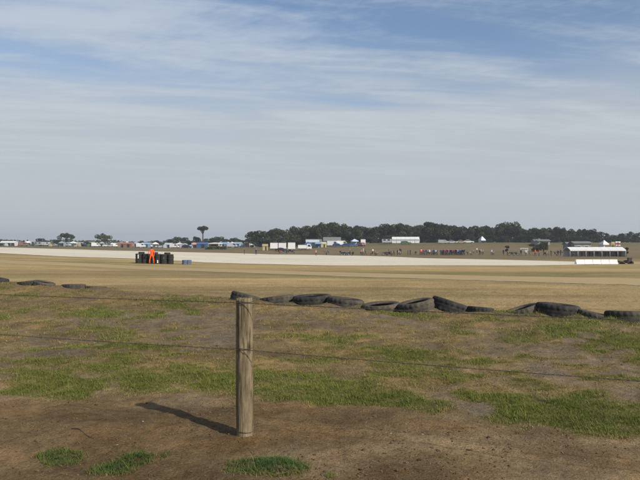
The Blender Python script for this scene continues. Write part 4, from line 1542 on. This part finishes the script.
def make_motorbike(label, loc, rz, c):
    root = empty('motorcycle', loc, rz)
    for y in (-0.72, 0.72):
        o = link('wheel', WHEEL, root); o.location = (0, y, 0.31); o.scale = (0.7, 0.94, 0.94)
    f = MB(); f.tube([(0, -0.70, .31), (0, -.52, .85), (0, -.42, 1.0)], .035, 6); f.tube([(0, .72, .31), (0, .15, .42), (0, -.3, .5)], .04, 6); f.build('fork', M['metal'], root)
    b = MB(); b.tube([(0, -.55, .82), (0, -.35, .86), (0, -.05, .84), (0, .15, .74)], [.10, .17, .18, .10], 10); b.box((0, -.08, .48), (.30, .5, .34)); colour(b.build('tank_fairing', M['paint'], root), c)
    s = MB(); s.tube([(0, .05, .78), (0, .4, .80), (0, .78, .90)], [.10, .13, .06], 8); s.build('saddle', M['boots'], root)
    h = MB(); h.tube([(-.33, -.38, 1.02), (0, -.46, 1.0), (.33, -.38, 1.02)], .02, 6); h.build('handlebar', M['darkmetal'], root)
    k = MB(); k.tube([(.12, .1, .35), (.30, .15, 0.0)], .015, 6); k.build('stand', M['darkmetal'], root)
    tag(root, label, 'motorcycle', 'motorcycles parked on the far grass')


for (px, Y, c, lab) in ((290, 210, BLACK, 'black motorcycle parked below the tall square white trailer'), (283.5, 211, BLACK, 'black motorcycle parked before the second white trailer'),
                        (343.5, 176, BLACK, 'left dark motorcycle on the grass below the parked dark car'), (346.5, 175, DBLUE, 'middle dark blue motorcycle below the parked dark car'),
                        (349.2, 176, BLACK, 'right dark motorcycle next to the sitting person in black'), (385.2, 176, BLACK, 'left of two dark motorcycles below the grey trailer'),
                        (389.2, 176, BLACK, 'right of two dark motorcycles below the grey trailer'), (511.5, 172, BLACK, 'dark motorcycle right of the small thin tree'),
                        (515.8, 173, BLACK, 'dark motorcycle left of the white stand')):
    make_motorbike(lab, on_ground(px, Y), RND.uniform(0.9, 2.2), c)

make_frame_tent(TAN, 'tan tent with a yellow front left of the white trailers', on_ground(265.2, 226), 0.1, 1.9, 2.2, 1.6, 0.75, YELL)
make_frame_tent((0.45, 0.49, 0.50), 'big pale tent with blue walls right of the white trucks', on_ground(312.5, 250), 0.05, width_m(13, 250), 3.6, 2.1, 0.9, BLUE)
make_gazebo(BLUE, 'blue canopy squeezed between the white truck and the blue-walled tent', on_ground(308, 240), 0.1, 2.6, 2.6, 1.8, .8, ('back', 'left'))
make_gazebo(LBLUE, 'light blue canopy at the right of the blue-walled tent', on_ground(318, 243), 0.1, 2.6, 2.6, 1.8, .7, ('back', 'left'))
make_frame_tent((0.42, 0.40, 0.26), 'small dull yellow tent beside the blue-walled tent', on_ground(323.3, 245), 0.1, 2.2, 2.2, 1.4, 0.8)
make_van(WHITE, 'white van with high roof behind the dark car, left', on_ground(333, 253), 1.4, 4.6, 2.2)
make_van(WHITE, 'white van right of another white van above the dark car', on_ground(342, 254), 1.6, 4.6, 2.1)
make_car(DBLUE, 'dark blue estate car below the two white vans', on_ground(338, 244), 1.5, True)
make_car(DBLUE, 'dark blue car right of the estate, below the light blue canopy', on_ground(346.5, 244), 1.6)
make_car(BLUE, 'blue car at the right end of the parked row', on_ground(352.0, 244), 1.5)
make_gazebo((0.5, 0.6, 0.75), 'pale blue canopy above the blue car', on_ground(354.5, 251), 0.2, 2.6, 2.6, 2.0, .8, ('back',))
make_box_trailer(WHITE, 'tall narrow white van box standing right of the pale blue canopy', on_ground(363, 251), 0.0, 1.9, 2.6, 1.9)
make_van((0.24, 0.10, 0.09), 'dull red van half hidden before the narrow white box', on_ground(361.5, 247), 0.5, 3.6, 1.5)
make_box_trailer(GREY, 'grey trailer left of the long white hall', on_ground(386.6, 262), 0.0, width_m(9.4, 262), 2.1, 2.2, window=True)
p = on_ground(405.5, 268)
make_marquee('long white hall-like marquee with closed walls on the hill', p, -0.10, width_m(27, 268), 6.5, 1.75, 1.0, 6, False)
make_car(GREEN, 'green car parked below the white hall', on_ground(406, 256), 1.5, True)
make_van((0.30, 0.34, 0.30), 'grey-green van alone on the slope above the crowd', on_ground(443, 262), 1.5, 4.2, 1.7)
make_car(SILV, 'silver car on the slope above the crowd, right of the grey-green van', on_ground(452, 264), 1.5)
make_car(TAN, 'tan car on the slope above the dense crowd', on_ground(461, 265), 1.6)
make_car(WHITE, 'white car on the slope right of the tan car', on_ground(468.5, 268), 1.5)
make_gazebo((0.62, 0.68, 0.74), 'white peaked canopy standing among the trees on the hill', on_ground(482, 274), 0.3, 2.3, 2.3, 1.3, 1.7, ('back', 'left', 'right'))
make_shed('low grey-roofed shed among the trees behind the blue-walled tent', on_ground(314, 262), 0.05, 6.5, 5, 2.0, 0.9, M['cladding'], M['roof'])
make_shed('wide grey-roofed shed among the trees behind the white vans', on_ground(332, 262), 0.0, 6.8, 6, 1.9, 1.5, M['cladding'], M['roof'])
make_shed('pale shed on the hill behind the dark leaning tree', on_ground(540.5, 250), 0.0, 6.0, 4.5, 1.7, 0.5, M['cladding'], M['roof'])
# right-hand marquee
Ym = 150
p = on_ground(594, Ym)
MQ = make_marquee('long low white open-fronted marquee behind the white barrier', p, 0.0, width_m(55, Ym), 4.2, 1.65, 0.68, 7, True)
for k in range(14):
    px = 570 + k * 3.9
    sh = RND.choice(['grey', 'white', 'black', 'red', 'blue', 'orange', 'tan'] if k not in (10, 11) else ['red', 'orange'])
    person(px, Ym - 0.6 + RND.uniform(-.6, 1.2), sh, RND.choice(['stand', 'talk', 'sit', 'hands']), f'person in {sh} top {ORD[k]} from the left under the long white marquee', 'people under the long white marquee', None, 0.93)
make_shed('pale grey shed showing above the left of the long white marquee', on_ground(580, 196), 0.0, 5.2, 4, 3.0, 0.5, M['cladding'], M['roof'], 2)
make_shed('white shed half hidden behind the long white marquee', on_ground(570.5, 199), 0.0, 3.2, 4, 2.6, 0.6, M['cladding'], M['roof'], 1)
make_gazebo(WHITE, 'white peaked canopy rising behind the long marquee', on_ground(604, 192), 0.2, 2.0, 2.0, 2.9, 1.2, ('back', 'left'))


def make_flag(px, Y, h, w, hh, cols, label):
    root = empty('banner_flag', on_ground(px, Y))
    p = MB(); p.cyl((0, 0, 0), (0, 0, h), 0.04, 8); p.build('pole', M['metal'], root)
    n = len(cols)
    for i, c in enumerate(cols):
        b = MB(); z1 = h - 0.05 - hh * i / n; z0 = h - 0.05 - hh * (i + 1) / n + .01
        vs = []; fs = []
        for k in range(9):
            x = 0.05 + w * k / 8; y = 0.10 * math.sin(k * 0.9)
            vs += [(x, y, z0), (x, y, z1), (x, y + .02, z0), (x, y + .02, z1)]
        for k in range(8):
            a = 4 * k
            fs += [(a, a + 4, a + 5, a + 1), (a + 2, a + 3, a + 7, a + 6), (a + 1, a + 5, a + 7, a + 3), (a, a + 2, a + 6, a + 4)]
        b.add(vs, fs, 0, True); colour(b.build('flag_cloth', M['canvas'], root), c)
    tag(root, label, 'flag', 'banners behind the long marquee')


make_flag(611.5, 170, 3.8, 0.8, 1.4, [YELL], 'yellow banner rising behind the long marquee')
make_flag(615.6, 168, 3.9, 1.3, 1.3, [WHITE, (0.33, 0.07, 0.07), (0.6, 0.45, 0.46)], 'white and red banner behind the right end of the long marquee')


# white stand with roof and people by the small tree
root = empty('lookout_stand', on_ground(523.3, 168))
b = MB(); b.box((0, 0, .55), (2.0, 1.6, .1)); b.build('platform', M['metal'], root)
for sx in (-1, 1):
    for sy in (-1, 1):
        l = MB(); l.cyl((sx * .95, sy * .75, 0), (sx * .95, sy * .75, 2.0), .045, 8); l.build('post', M['white'], root)
b = MB(); b.box((0, 0, 2.04), (2.2, 1.8, .1)); b.build('roof', M['white'], root)
for z in (1.1, 1.5):
    b = MB(); b.cyl((-.95, -.75, z), (.95, -.75, z), .03, 8); b.build('rail', M['white'], root)
tag(root, 'small white roofed stand on posts right of the small thin tree', 'stand')
person(521, 166, 'black', 'stand', 'person in black before the left post of the white stand', 'spectators scattered on the grass')
person(525.8, 166, 'white', 'talk', 'person in white before the right post of the white stand', 'spectators scattered on the grass')

# white barrier on the right and the tyres beside it
bx0, by0 = at(575.5, 264.2); bx1, by1 = at(617, 263.6)
print('barrier', bx0, by0, bx1, by1)
by1 = by0 + 0.3; bx1 = col_at(617, by1)
root = empty('white_barrier', ((bx0 + bx1) / 2, (by0 + by1) / 2, gz((bx0 + bx1) / 2, by0)), math.atan2(by1 - by0, bx1 - bx0))
Lb = math.hypot(bx1 - bx0, by1 - by0); hb = width_m(4.7, by0)
for k in range(5):
    w_ = Lb / 5
    b = MB(); b.prism([(-.26, -.12), (-.26, .10), (-.14, hb * .55), (-.12, hb), (.12, hb), (.14, hb * .55), (.26, .10), (.26, -.12)], -Lb / 2 + w_ * k, -Lb / 2 + w_ * (k + 1) - .025, plane='yz')
    b.build('barrier_block', M['white'], root, 0.015)
tag(root, 'long white barrier of joined blocks at the right end of the gravel', 'barrier')
lowtyre = tyre_mesh('tyre', 0.30, 0.20, 24, M['rubber_clean'], True)
for k in range(5):
    px = 613.5 + k * 4.3
    x = col_at(px, by0 + .5 + .25 * k); y = by0 + .5 + .25 * k
    o = link('loose_tyre', lowtyre); o.location = (x, y, gz(x, y) + 0.10 + 0.10 * (k % 2)); o.rotation_euler = (0.25 * (k % 3 - 1), 0.35 * ((k + 1) % 2), k)
    if k % 2: o.location.z += 0.05
    tag(o, f'black loose tyre, {ORD[k]} from the white barrier in the row at its right end', 'tyre', 'loose tyres beside the white barrier')
px, Yb = 629.5, by0 + 3
root = empty('equipment_box', on_ground(px, Yb))
b = MB(); b.box((0, 0, .36), (.40, .36, .5)); b.build('case', M['darkmetal'], root, .02)
b = MB(); b.box((0, 0, .635), (.44, .40, .05)); b.build('lid', M['darkmetal'], root, .01)
for sx in (-1, 1):
    b = MB(); b.box((sx * .15, 0, .055), (.06, .3, .11)); b.build('foot', M['darkmetal'], root)
tag(root, 'small dark equipment box standing behind the loose tyres at far right', 'box')

# ------------------------------------------------------------------ the far camp on the left
CAMP = [  # kind, x, Y, colour, size, label
    ('marquee', 9, 330, None, 9, 'long low white marquee at the far left edge of the camp'),
    ('tent', 18.5, 335, BRICK, 3.0, 'reddish brown tent left of the white-topped van'), ('van', 23.5, 330, BRICK, 0, 'reddish brown van left of the white gazebo'),
    ('gaz', 28, 335, WHITE, 2.6, 'white gazebo below the two tiny trees at far left'), ('car', 33, 332, GREEN, 0, 'green car left of the grey caravan under the left round tree'),
    ('trailer', 39, 334, GREY, 4.6, 'grey caravan below the leftmost round tree'), ('trailer', 46, 338, SILV, 4.2, 'silver caravan right of the grey caravan'),
    ('dome', 50, 330, TAN, 2.4, 'tan dome tent left of the broad dark tree'), ('car', 55, 332, SILV, 0, 'silver car left of the broad dark tree trunk'),
    ('gaz', 62, 330, (0.3, 0.32, 0.36), 2.6, 'grey gazebo under the broad dark tree'), ('van', 67, 336, SILV, 0, 'silver van behind the broad dark tree trunk'),
    ('gaz', 73.2, 326, WHITE, 2.9, 'white gazebo with dark opening right of the broad dark tree'), ('dome', 79, 330, TAN, 2.4, 'tan dome tent right of the white gazebo'),
    ('car', 84, 332, BLACK, 0, 'black car between the broad tree and the open-topped tree, left'), ('dome', 88.5, 328, GREEN, 2.6, 'green dome tent between the two big left trees'),
    ('car', 92, 333, DBLUE, 0, 'dark blue car left of the white van by the open-topped tree'), ('van', 96, 326, WHITE, 0, 'white van left of the open-topped tree'),
    ('gaz', 102, 334, GREY, 2.6, 'grey gazebo beneath the open-topped tree'), ('car', 107, 330, WHITE, 0, 'white car right of the open-topped tree'),
    ('dome', 111, 328, RED, 2.4, 'red dome tent right of the open-topped tree'), ('van', 115, 334, WHITE, 0, 'white van left of the brick-red tents'),
    ('tent', 121, 300, BRICK, 3.0, 'brick-red tent, left of the larger orange-brown tent'), ('tent', 129, 298, (0.29, 0.155, 0.10), 4.4, 'large orange-brown tent left of the marshal'),
    ('gaz', 136, 305, (0.30, 0.40, 0.50), 2.8, 'blue-grey gazebo left of the marshal'), ('van', 141, 303, WHITE, 0, 'white van just left of the marshal head'),
    ('tent', 146, 308, LBLUE, 4.0, 'light blue tent just left of the marshal'), ('gaz', 155.5, 300, WHITE, 2.8, 'white gazebo just right of the marshal'),
    ('car', 160, 298, SILV, 0, 'silver car right of the white gazebo by the marshal'), ('dome', 164.5, 296, GREY, 2.6, 'grey dome tent right of the silver car'),
    ('tent', 169, 304, (0.42, 0.48, 0.55), 3.6, 'pale blue-grey tent left of the white vans'), ('van', 174.5, 298, WHITE, 0, 'white van below the round tree in mid left'),
    ('gaz', 179.5, 304, (0.6, 0.62, 0.66), 2.8, 'pale gazebo below the twin dark trees'), ('van', 184.5, 298, SILV, 0, 'silver van below the twin dark trees'),
    ('car', 187, 285, BLACK, 0, 'black car before the silver van'), ('dome', 190.5, 296, LBLUE, 2.6, 'light blue dome tent left of the bright blue tent'),
    ('gaz', 194, 308, (0.5, 0.3, 0.26), 2.6, 'dusty pink gazebo left of the bright blue tent'), ('tent', 203, 262, BLUE, 4.6, 'bright blue tent under the tall umbrella-shaped tree'),
    ('gaz', 215.3, 258, WHITE, 4.4, 'white flat gazebo right of the bright blue tent'), ('car', 214.5, 259.5, RED, 0, 'dull red car under the white flat gazebo'),
    ('tent', 223.5, 285, LBLUE, 3.4, 'light blue tent right of the white flat gazebo'), ('gaz', 228, 290, (0.35, 0.45, 0.58), 2.8, 'grey-blue gazebo in the row right of the light blue tent'),
    ('van', 232.5, 286, SILV, 0, 'silver van in the row left of the pink tent'), ('tent', 238, 292, (0.25, 0.38, 0.48), 3.8, 'teal tent right of the silver van'),
    ('dome', 242.5, 284, (0.3, 0.4, 0.5), 2.4, 'blue-grey dome tent left of the pink-topped gazebo'), ('gaz', 247, 278, (0.66, 0.45, 0.45), 2.4, 'pink-topped gazebo left of the white dome'),
    ('dome', 252, 274, WHITE, 2.8, 'white dome tent right of the pink-topped gazebo'), ('van', 257, 282, LBLUE, 0, 'light blue van left of the tan tent'),
    ('gaz', 261, 285, WHITE, 2.6, 'white gazebo behind the tan tent'), ('dome', 6, 322, GREY, 2.4, 'grey dome tent before the long white marquee at far left'),
    ('car', 1.5, 326, BLACK, 0, 'black car cut by the left edge of the picture')]
for (kind, px, Y, c, sz, lab) in CAMP:
    p = on_ground(px, Y); rz = RND.uniform(-0.35, 0.35)
    if kind == 'marquee': make_marquee(lab, p, 0.05, 7.5, 4, 1.9, 0.7, 4, True)
    if kind == 'tent': make_frame_tent(c, lab, p, rz, sz, 3.0, 1.7, 0.75, tuple(min(1, k * 0.8 + .03) for k in c))
    if kind == 'gaz': make_gazebo(c, lab, p, rz, sz, sz * .9, 2.0, 0.75 if sz < 4 else 0.3, RND.choice([('back',), ('back', 'left'), ('back', 'right')]))
    if kind == 'dome': make_dome(c, lab, p, rz, sz, sz * .85, 1.5)
    if kind == 'car': make_car(c, lab, p, 1.5 + rz, RND.random() < .5)
    if kind == 'van': make_van(c, lab, p, 1.5 + rz, 4.4, 2.1)
    if kind == 'trailer': make_box_trailer(c, lab, p, rz, sz, 2.3, 2.0, window=True)
BACK = [('car', WHITE, 'white'), ('van', SILV, 'silver'), ('dome', LBLUE, 'light blue'), ('gaz', WHITE, 'white'), ('car', BLACK, 'black'), ('dome', GREEN, 'green'), ('van', WHITE, 'white'), ('gaz', LBLUE, 'light blue'),
        ('tent', TAN, 'tan'), ('car', SILV, 'silver'), ('dome', (0.5, 0.5, 0.5), 'pale grey')]
for i in range(27):
    kind, c, cn = BACK[i * 7 % 11]
    px = 8 + i * 9.3 + RND.uniform(-2, 2); Y = RND.uniform(352, 372) if px < 110 else RND.uniform(312, 332)
    p = on_ground(px, Y); rz = RND.uniform(-0.5, 0.5)
    lab = f'{cn} ' + {'car': 'car', 'van': 'van', 'dome': 'dome tent', 'gaz': 'gazebo', 'tent': 'frame tent'}[kind] + f', {ORD[i]} from the left in the back row of the camp'
    if kind == 'tent': make_frame_tent(c, lab, p, rz, 3.4, 3.0, 1.8, 0.8)
    if kind == 'gaz': make_gazebo(c, lab, p, rz, 2.8, 2.8, 2.1, 0.9, ('back',))
    if kind == 'dome': make_dome(c, lab, p, rz, 2.8, 2.4, 1.7)
    if kind == 'car': make_car(c, lab, p, 1.5 + rz, i % 2 == 0)
    if kind == 'van': make_van(c, lab, p, 1.5 + rz, 4.6, 2.3)
camp_people = [(14, 'red'), (31, 'white'), (58, 'black'), (76, 'navy'), (99, 'white'), (118, 'red'), (133, 'white'), (158, 'navy'), (167, 'black'), (177, 'white'), (182, 'tan'), (193, 'red'), (209, 'black'), (219, 'white'), (226, 'red'), (235, 'navy'), (240, 'white'), (249, 'red')]
for i, (px, sh) in enumerate(camp_people):
    person(px, 316 if px < 120 else 282 if px < 196 else 256, sh, RND.choice(['stand', 'talk', 'walk']), f'tiny person in {sh} top, {ORD[i]} from the left in front of the far tents', 'people in front of the far tents')


# ------------------------------------------------------------------ trees
def leaf_cards(pts, nrm_bias, size, r):
    """each leaf tuft: a bent pair of triangles"""
    k = len(pts)
    a = r.normal(0, 1, (k, 3)); a /= np.linalg.norm(a, axis=1)[:, None]
    b = r.normal(0, 1, (k, 3)); b -= a * (a * b).sum(1)[:, None]; b /= np.linalg.norm(b, axis=1)[:, None]
    c = np.cross(a, b)
    s = size * r.uniform(0.55, 1.35, (k, 1))
    V = np.stack([pts - a * s, pts + b * s * 0.55 + c * s * 0.2, pts + a * s, pts - b * s * 0.55 + c * s * 0.2], 1).reshape(-1, 3)
    return V


def make_tree_meshes(kind, seed):
    """unit tree of height 1: trunk with limbs, crown of leaf tufts"""
    r = np.random.default_rng(seed)
    lobes = []
    if kind == 'broad':
        for i in range(15):
            t = r.uniform(0, 6.28); q = r.uniform(0, 1) ** 0.6
            z = r.uniform(0.28, 0.86)
            R = 0.46 * math.sqrt(max(0.05, 1 - ((z - 0.50) / 0.45) ** 2))
            lobes.append((q * R * math.cos(t), q * R * math.sin(t), z, r.uniform(0.12, 0.20)))
        n = 2300; base = 0.30
    elif kind == 'low':
        for i in range(16):
            t = r.uniform(0, 6.28); q = r.uniform(0, 1) ** 0.6
            z = r.uniform(0.10, 0.84)
            R = 0.52 * math.sqrt(max(0.05, 1 - ((z - 0.40) / 0.52) ** 2))
            lobes.append((q * R * math.cos(t), q * R * math.sin(t), z, r.uniform(0.13, 0.21)))
        n = 2500; base = 0.16
    elif kind == 'flat':
        for i in range(16):
            t = r.uniform(0, 6.28); q = r.uniform(0, 1) ** 0.55
            lobes.append((q * 0.72 * math.cos(t), q * 0.72 * math.sin(t), 0.70 + 0.17 * (1 - q) + r.uniform(-0.10, 0.06), r.uniform(0.13, 0.21)))
        for i in range(4):
            t = r.uniform(0, 6.28); lobes.append((0.5 * math.cos(t), 0.5 * math.sin(t), 0.48, r.uniform(0.10, 0.14)))
        n = 2600; base = 0.45
    elif kind == 'umbrella':
        for i in range(15):
            t = r.uniform(0, 6.28); q = r.uniform(0, 1) ** 0.55
            lobes.append((q * 0.30 * math.cos(t), q * 0.30 * math.sin(t), 0.86 + 0.05 * (1 - q) + r.uniform(-0.04, 0.03), r.uniform(0.06, 0.10)))
        n = 2400; base = 0.75
    else:   # narrow
        for i in range(9):
            z = r.uniform(0.35, 0.92); lobes.append((r.uniform(-.10, .10), r.uniform(-.10, .10), z, r.uniform(0.08, 0.13)))
        n = 1000; base = 0.35
    pts = []
    tint = []
    vol = np.array([l[3] ** 2 for l in lobes]); cnt = (vol / vol.sum() * n).astype(int)
    for (x, y, z, R), c in zip(lobes, cnt):
        d = r.normal(0, 1, (c, 3)); d /= np.linalg.norm(d, axis=1)[:, None]
        rad = R * (0.55 + 0.5 * r.uniform(0, 1, (c, 1)) ** 0.5)
        p = d * rad * np.array([[1.08, 1.08, 0.80]]) + np.array([[x, y, z]])
        pts.append(p)
        lt = r.uniform(0.55, 1.5)
        tint.append(np.full(c, lt))
    P = np.concatenate(pts); T = np.concatenate(tint) * r.uniform(0.6, 1.4, len(P))
    P[:, 2] = np.maximum(P[:, 2], 0.03)
    V = leaf_cards(P, None, 0.040 if kind != 'umbrella' else 0.026, r)
    k = len(P)
    col = np.array([[0.033, 0.044, 0.019]]) * T[:, None] + np.array([[0.012, 0.006, 0.0]]) * r.uniform(0, 1, (k, 1))
    crown = np_mesh('crown', V, np.arange(4 * k), np.full(k, 4), M['leaf'], False, np.repeat(col, 4, 0))
    mb = MB()
    rt = 0.030
    bend = [(0, 0, -0.03), (0.01, 0.005, base * 0.5), (0.02, -0.01, base), (0.015, 0.0, (base + 0.85) / 2), (0.01, 0.0, 0.80)]
    mb.tube(bend, [rt * 1.3, rt, rt * 0.8, rt * 0.55, rt * 0.2], 8)
    for (x, y, z, R) in lobes[:9]:
        z0 = base * 0.75 + 0.12 * RND.random()
        mb.tube([(0.012, 0, z0), (x * 0.5, y * 0.5, z0 + (z - z0) * 0.6), (x, y, z)], [rt * 0.5, rt * 0.33, rt * 0.12], 6)
    trunk = mb.mesh('trunk', M['bark'])
    return trunk, crown


TREE = {}
for kind, seeds in (('broad', (1, 2, 3, 4, 5)), ('low', (11, 12, 13, 14)), ('flat', (21, 22, 23)), ('umbrella', (31,)), ('narrow', (41, 42))):
    TREE[kind] = [make_tree_meshes(kind, s) for s in seeds]


def tree(name, kind, px, Y, top, label, group, width=1.0, tint=(1, 1, 1), var=None, base_py=None):
    p = on_ground(px, Y, 0.05)
    h = row_z(top, Y) - p.z
    h = h / 0.985
    root = empty(name, p, RND.uniform(0, 6.28))
    tr, cr = TREE[kind][RND.randrange(len(TREE[kind])) if var is None else var]
    a = link('trunk', tr, root); b = link('crown', cr, root)
    wx = h * width
    a.scale = (wx, wx, h); b.scale = (wx * RND.uniform(.95, 1.05), wx * RND.uniform(.95, 1.05), h)
    b.color = (*tint, 1)
    tag(root, label, 'tree', group)
    return root


G1 = 'trees in the wood on the hill'
ROW = [(254, 231), (261, 230), (268, 230), (274, 228.3), (284, 228.3), (291, 231), (298, 224.2), (305, 227.5), (312, 226), (319, 223.4), (326, 221.3), (331.5, 219.6), (338, 222), (346, 223.4),
       (354, 224.6), (362, 225.6), (370, 226), (378, 226), (386, 224.2), (393, 222.4), (401, 223.4), (409, 224.4), (416, 225), (423, 223.6), (429.5, 221.8), (435, 221.6), (442, 223), (450, 223.6),
       (458, 225.3), (465, 226.4), (472, 225), (480, 224.8), (488, 225.2), (496, 226), (503, 223.4), (509, 221.5), (515, 223.4), (522, 227.4), (530, 227), (538, 226.6), (546, 226.4), (553, 226),
       (560, 226.4), (567, 228), (575, 229.3), (583, 227.8), (591, 229), (599, 230.4), (607, 233), (614, 234.4), (622, 232.8), (629, 231.4), (636, 232), (643, 234)]
DESC = ['dark bushy tree', 'dense evergreen tree', 'broad dark tree', 'full-crowned tree', 'ragged dark tree']
for i, (px, top) in enumerate(ROW):
    Y = 288 + RND.uniform(-6, 14)
    if px < 300: Y = 272 + RND.uniform(-4, 8)
    kind = RND.choice(['broad', 'low', 'low', 'broad'])
    g = RND.uniform(0.6, 1.35) * (1.2 if 312 < px < 372 else 1.0)
    n_ = i + 1
    if i < 27:
        pos = f'{ORD[i]} from the left end of the hill wood'
    else:
        pos = f'{ORD[len(ROW) - i - 1]} from the right end of the hill wood'
    tree('hill_tree', kind, px + RND.uniform(-.6, .6), Y, top, f'{DESC[i % 5]} in front, {pos}', G1, RND.uniform(0.72, 1.08), (g, g * RND.uniform(.95, 1.05), g * RND.uniform(.85, 1.1)))
for i in range(30):       # second row seen between and over the first
    px = 262 + i * 12.8 + RND.uniform(-2, 2)
    top = np.interp(px, [a for a, b in ROW], [b for a, b in ROW]) + 1.6
    g = RND.uniform(0.7, 1.0)
    pos = f'{ORD[i]} from the left' if i < 15 else f'{ORD[29 - i]} from the right'
    top += RND.uniform(0, 2.5)
    tree('hill_tree', 'low', px, 312 + RND.uniform(-4, 8), top, f'dark tree in the back row of the hill wood, {pos}', G1, 1.25, (g, g, g))
for i in range(26):       # shrubs closing the foot of the wood
    px = 256 + i * 14.6 + RND.uniform(-3, 3)
    if 388 < px < 420 or 306 < px < 340: px += 0
    g = RND.uniform(0.75, 1.2)
    pos = f'{ORD[i]} from the left' if i < 13 else f'{ORD[25 - i]} from the right'
    Y = 284 + RND.uniform(-2, 3) if px > 300 else 268
    p = on_ground(px, Y)
    top = HOR - (p.z - EYE + RND.uniform(2.4, 4.0)) / Y * F
    tree('shrub', 'low', px, Y, top, f'low shrub at the foot of the wood, {pos}', 'shrubs at the foot of the wood', 1.7, (g, g, g))

G2 = 'trees standing in the far camp'
tree('camp_tree', 'flat', 66.5, 345, 233.4, 'broad flat-topped dark tree standing over the far left camp', G2, 0.95, (.95, 1, 1), 0)
tree('camp_tree', 'flat', 102.5, 345, 234.0, 'wind-shaped tree with pale gap in its top, left of the marshal', G2, 0.80, (1.25, 1.3, 1.1), 1)
tree('camp_tree', 'low', 41.5, 352, 237.4, 'round dark tree left of the broad flat-topped tree', G2, 1.55)
tree('camp_tree', 'low', 56.5, 350, 239.4, 'small dark tree touching the left of the broad flat-topped tree', G2, 0.95)
tree('camp_tree', 'umbrella', 202.6, 330, 226.2, 'tall umbrella-shaped pine with bare forked trunk and flat crown', G2, 1.0, (1.1, 1.15, 1), 0)
for (px, top, w, lab) in ((23.4, 239.6, .5, 'left one of two tiny thin trees at far left'), (27.6, 239.8, .5, 'right one of two tiny thin trees at far left')):
    tree('camp_tree', 'narrow', px, 345, top, lab, G2, w * 1.4)
for (px, top, w, lab) in ((156.5, 239.4, 1.4, 'low round tree above the head of the marshal'), (170.5, 238.8, 1.2, 'small round tree left of the twin dark trees'), (179, 236.6, 1.0, 'left one of the twin dark trees left of the umbrella pine'),
                          (185.5, 236.2, 1.05, 'right one of the twin dark trees left of the umbrella pine'), (196.5, 236.6, .9, 'dark tree touching the left of the umbrella pine trunk'), (207, 237.4, .9, 'dark tree touching the right of the umbrella pine trunk'),
                          (213.5, 237.4, 1.1, 'dark tree second right of the umbrella pine'), (219.5, 236.4, 1.1, 'rounded dark tree third right of the umbrella pine'), (227, 239, 1.2, 'low dark tree fourth right of the umbrella pine'),
                          (234, 237.8, 1.2, 'dark tree left of the gap before the hill wood'), (241, 239.6, 1.3, 'low dark tree just left of the hill wood'), (248, 239.0, 1.2, 'low dark tree touching the left end of the hill wood'),
                          (125, 241.2, 1.5, 'low dark bush-like tree over the brick-red tents'), (88, 242.0, 1.6, 'low dark bush-like tree between the two big left trees'), (140, 240.6, 1.5, 'low dark bush-like tree left of the marshal head')):
    tree('camp_tree', 'low', px, 340 + RND.uniform(-6, 10), top, lab, G2, w)
# small trees on the grass
tree('small_tree', 'narrow', 507, 178, 245.6, 'small thin tree standing alone on the slope right of the crowd', 'small trees on the slope', 1.0, (1.5, 1.15, 1), 0)
tree('small_tree', 'broad', 543.4, 176, 240.4, 'dark leaning tree on the slope left of the long marquee', 'small trees on the slope', 0.75, (1.2, 1.0, 1), 2)
tree('small_tree', 'low', 535, 206, 243.6, 'low dark bush left of the dark leaning tree', 'small trees on the slope', 1.4)
tree('small_tree', 'narrow', 626.3, 150, 246.4, 'slim dark young tree beyond the right end of the long marquee', 'small trees on the slope', 0.9)
# green patch below the white flat gazebo
for i, px in enumerate((207, 212, 217.5, 223)):
    p = on_ground(px, 235); top = HOR - (p.z - EYE + 1.0 + .3 * (i % 2)) / 235 * F
    tree('shrub', 'low', px, 235, top, f'low green bush before the white flat gazebo, {ORD[i]} from the left', 'bushes before the white flat gazebo', 2.4, (2.0, 2.6, 1.6))


def scrub():
    """low vegetation far behind the camp that reads as one dark line"""
    k = 15000
    px = rng.uniform(-90, 730, k); Y = rng.uniform(430, 520, k)
    X = (px - 320) / F * Y
    h = 1.5 + 3.6 * fbm(px / 14.0, px * 0, 3, 95)
    Z = terrain(X, Y) + rng.uniform(0, 1, k) ** 0.8 * h
    V = leaf_cards(np.stack([X, Y, Z], 1), None, 0.85, rng)
    c = np.array([[0.040, 0.052, 0.028]]) * rng.uniform(0.6, 1.4, (k, 1))
    me = np_mesh('distant_scrub', V, np.arange(4 * k), np.full(k, 4), M['leaf'], False, np.repeat(c, 4, 0))
    tag(link('distant_scrub', me), 'dark line of distant scrub along the horizon behind the tents', 'scrub', kind='stuff')


scrub()

# ------------------------------------------------------------------ haze
HAZE = 0.00034
if HAZE:
    mb = MB(); mb.box((0, 1300, 18), (5600, 3900, 60))
    o = mb.build('haze', worn('tmp_haze', (1, 1, 1)))
    hm = bpy.data.materials.new('haze'); hm.use_nodes = True
    nt = hm.node_tree; nt.nodes.clear()
    out = nt.nodes.new('ShaderNodeOutputMaterial'); pv = nt.nodes.new('ShaderNodeVolumePrincipled')
    pv.inputs['Color'].default_value = (0.86, 0.91, 1.0, 1); pv.inputs['Density'].default_value = HAZE
    pv.inputs['Anisotropy'].default_value = 0.2
    nt.links.new(pv.outputs[0], out.inputs['Volume'])
    o.data.materials[0] = hm
    tag(o, 'thin pale haze filling the air over the field', 'haze', kind='stuff')
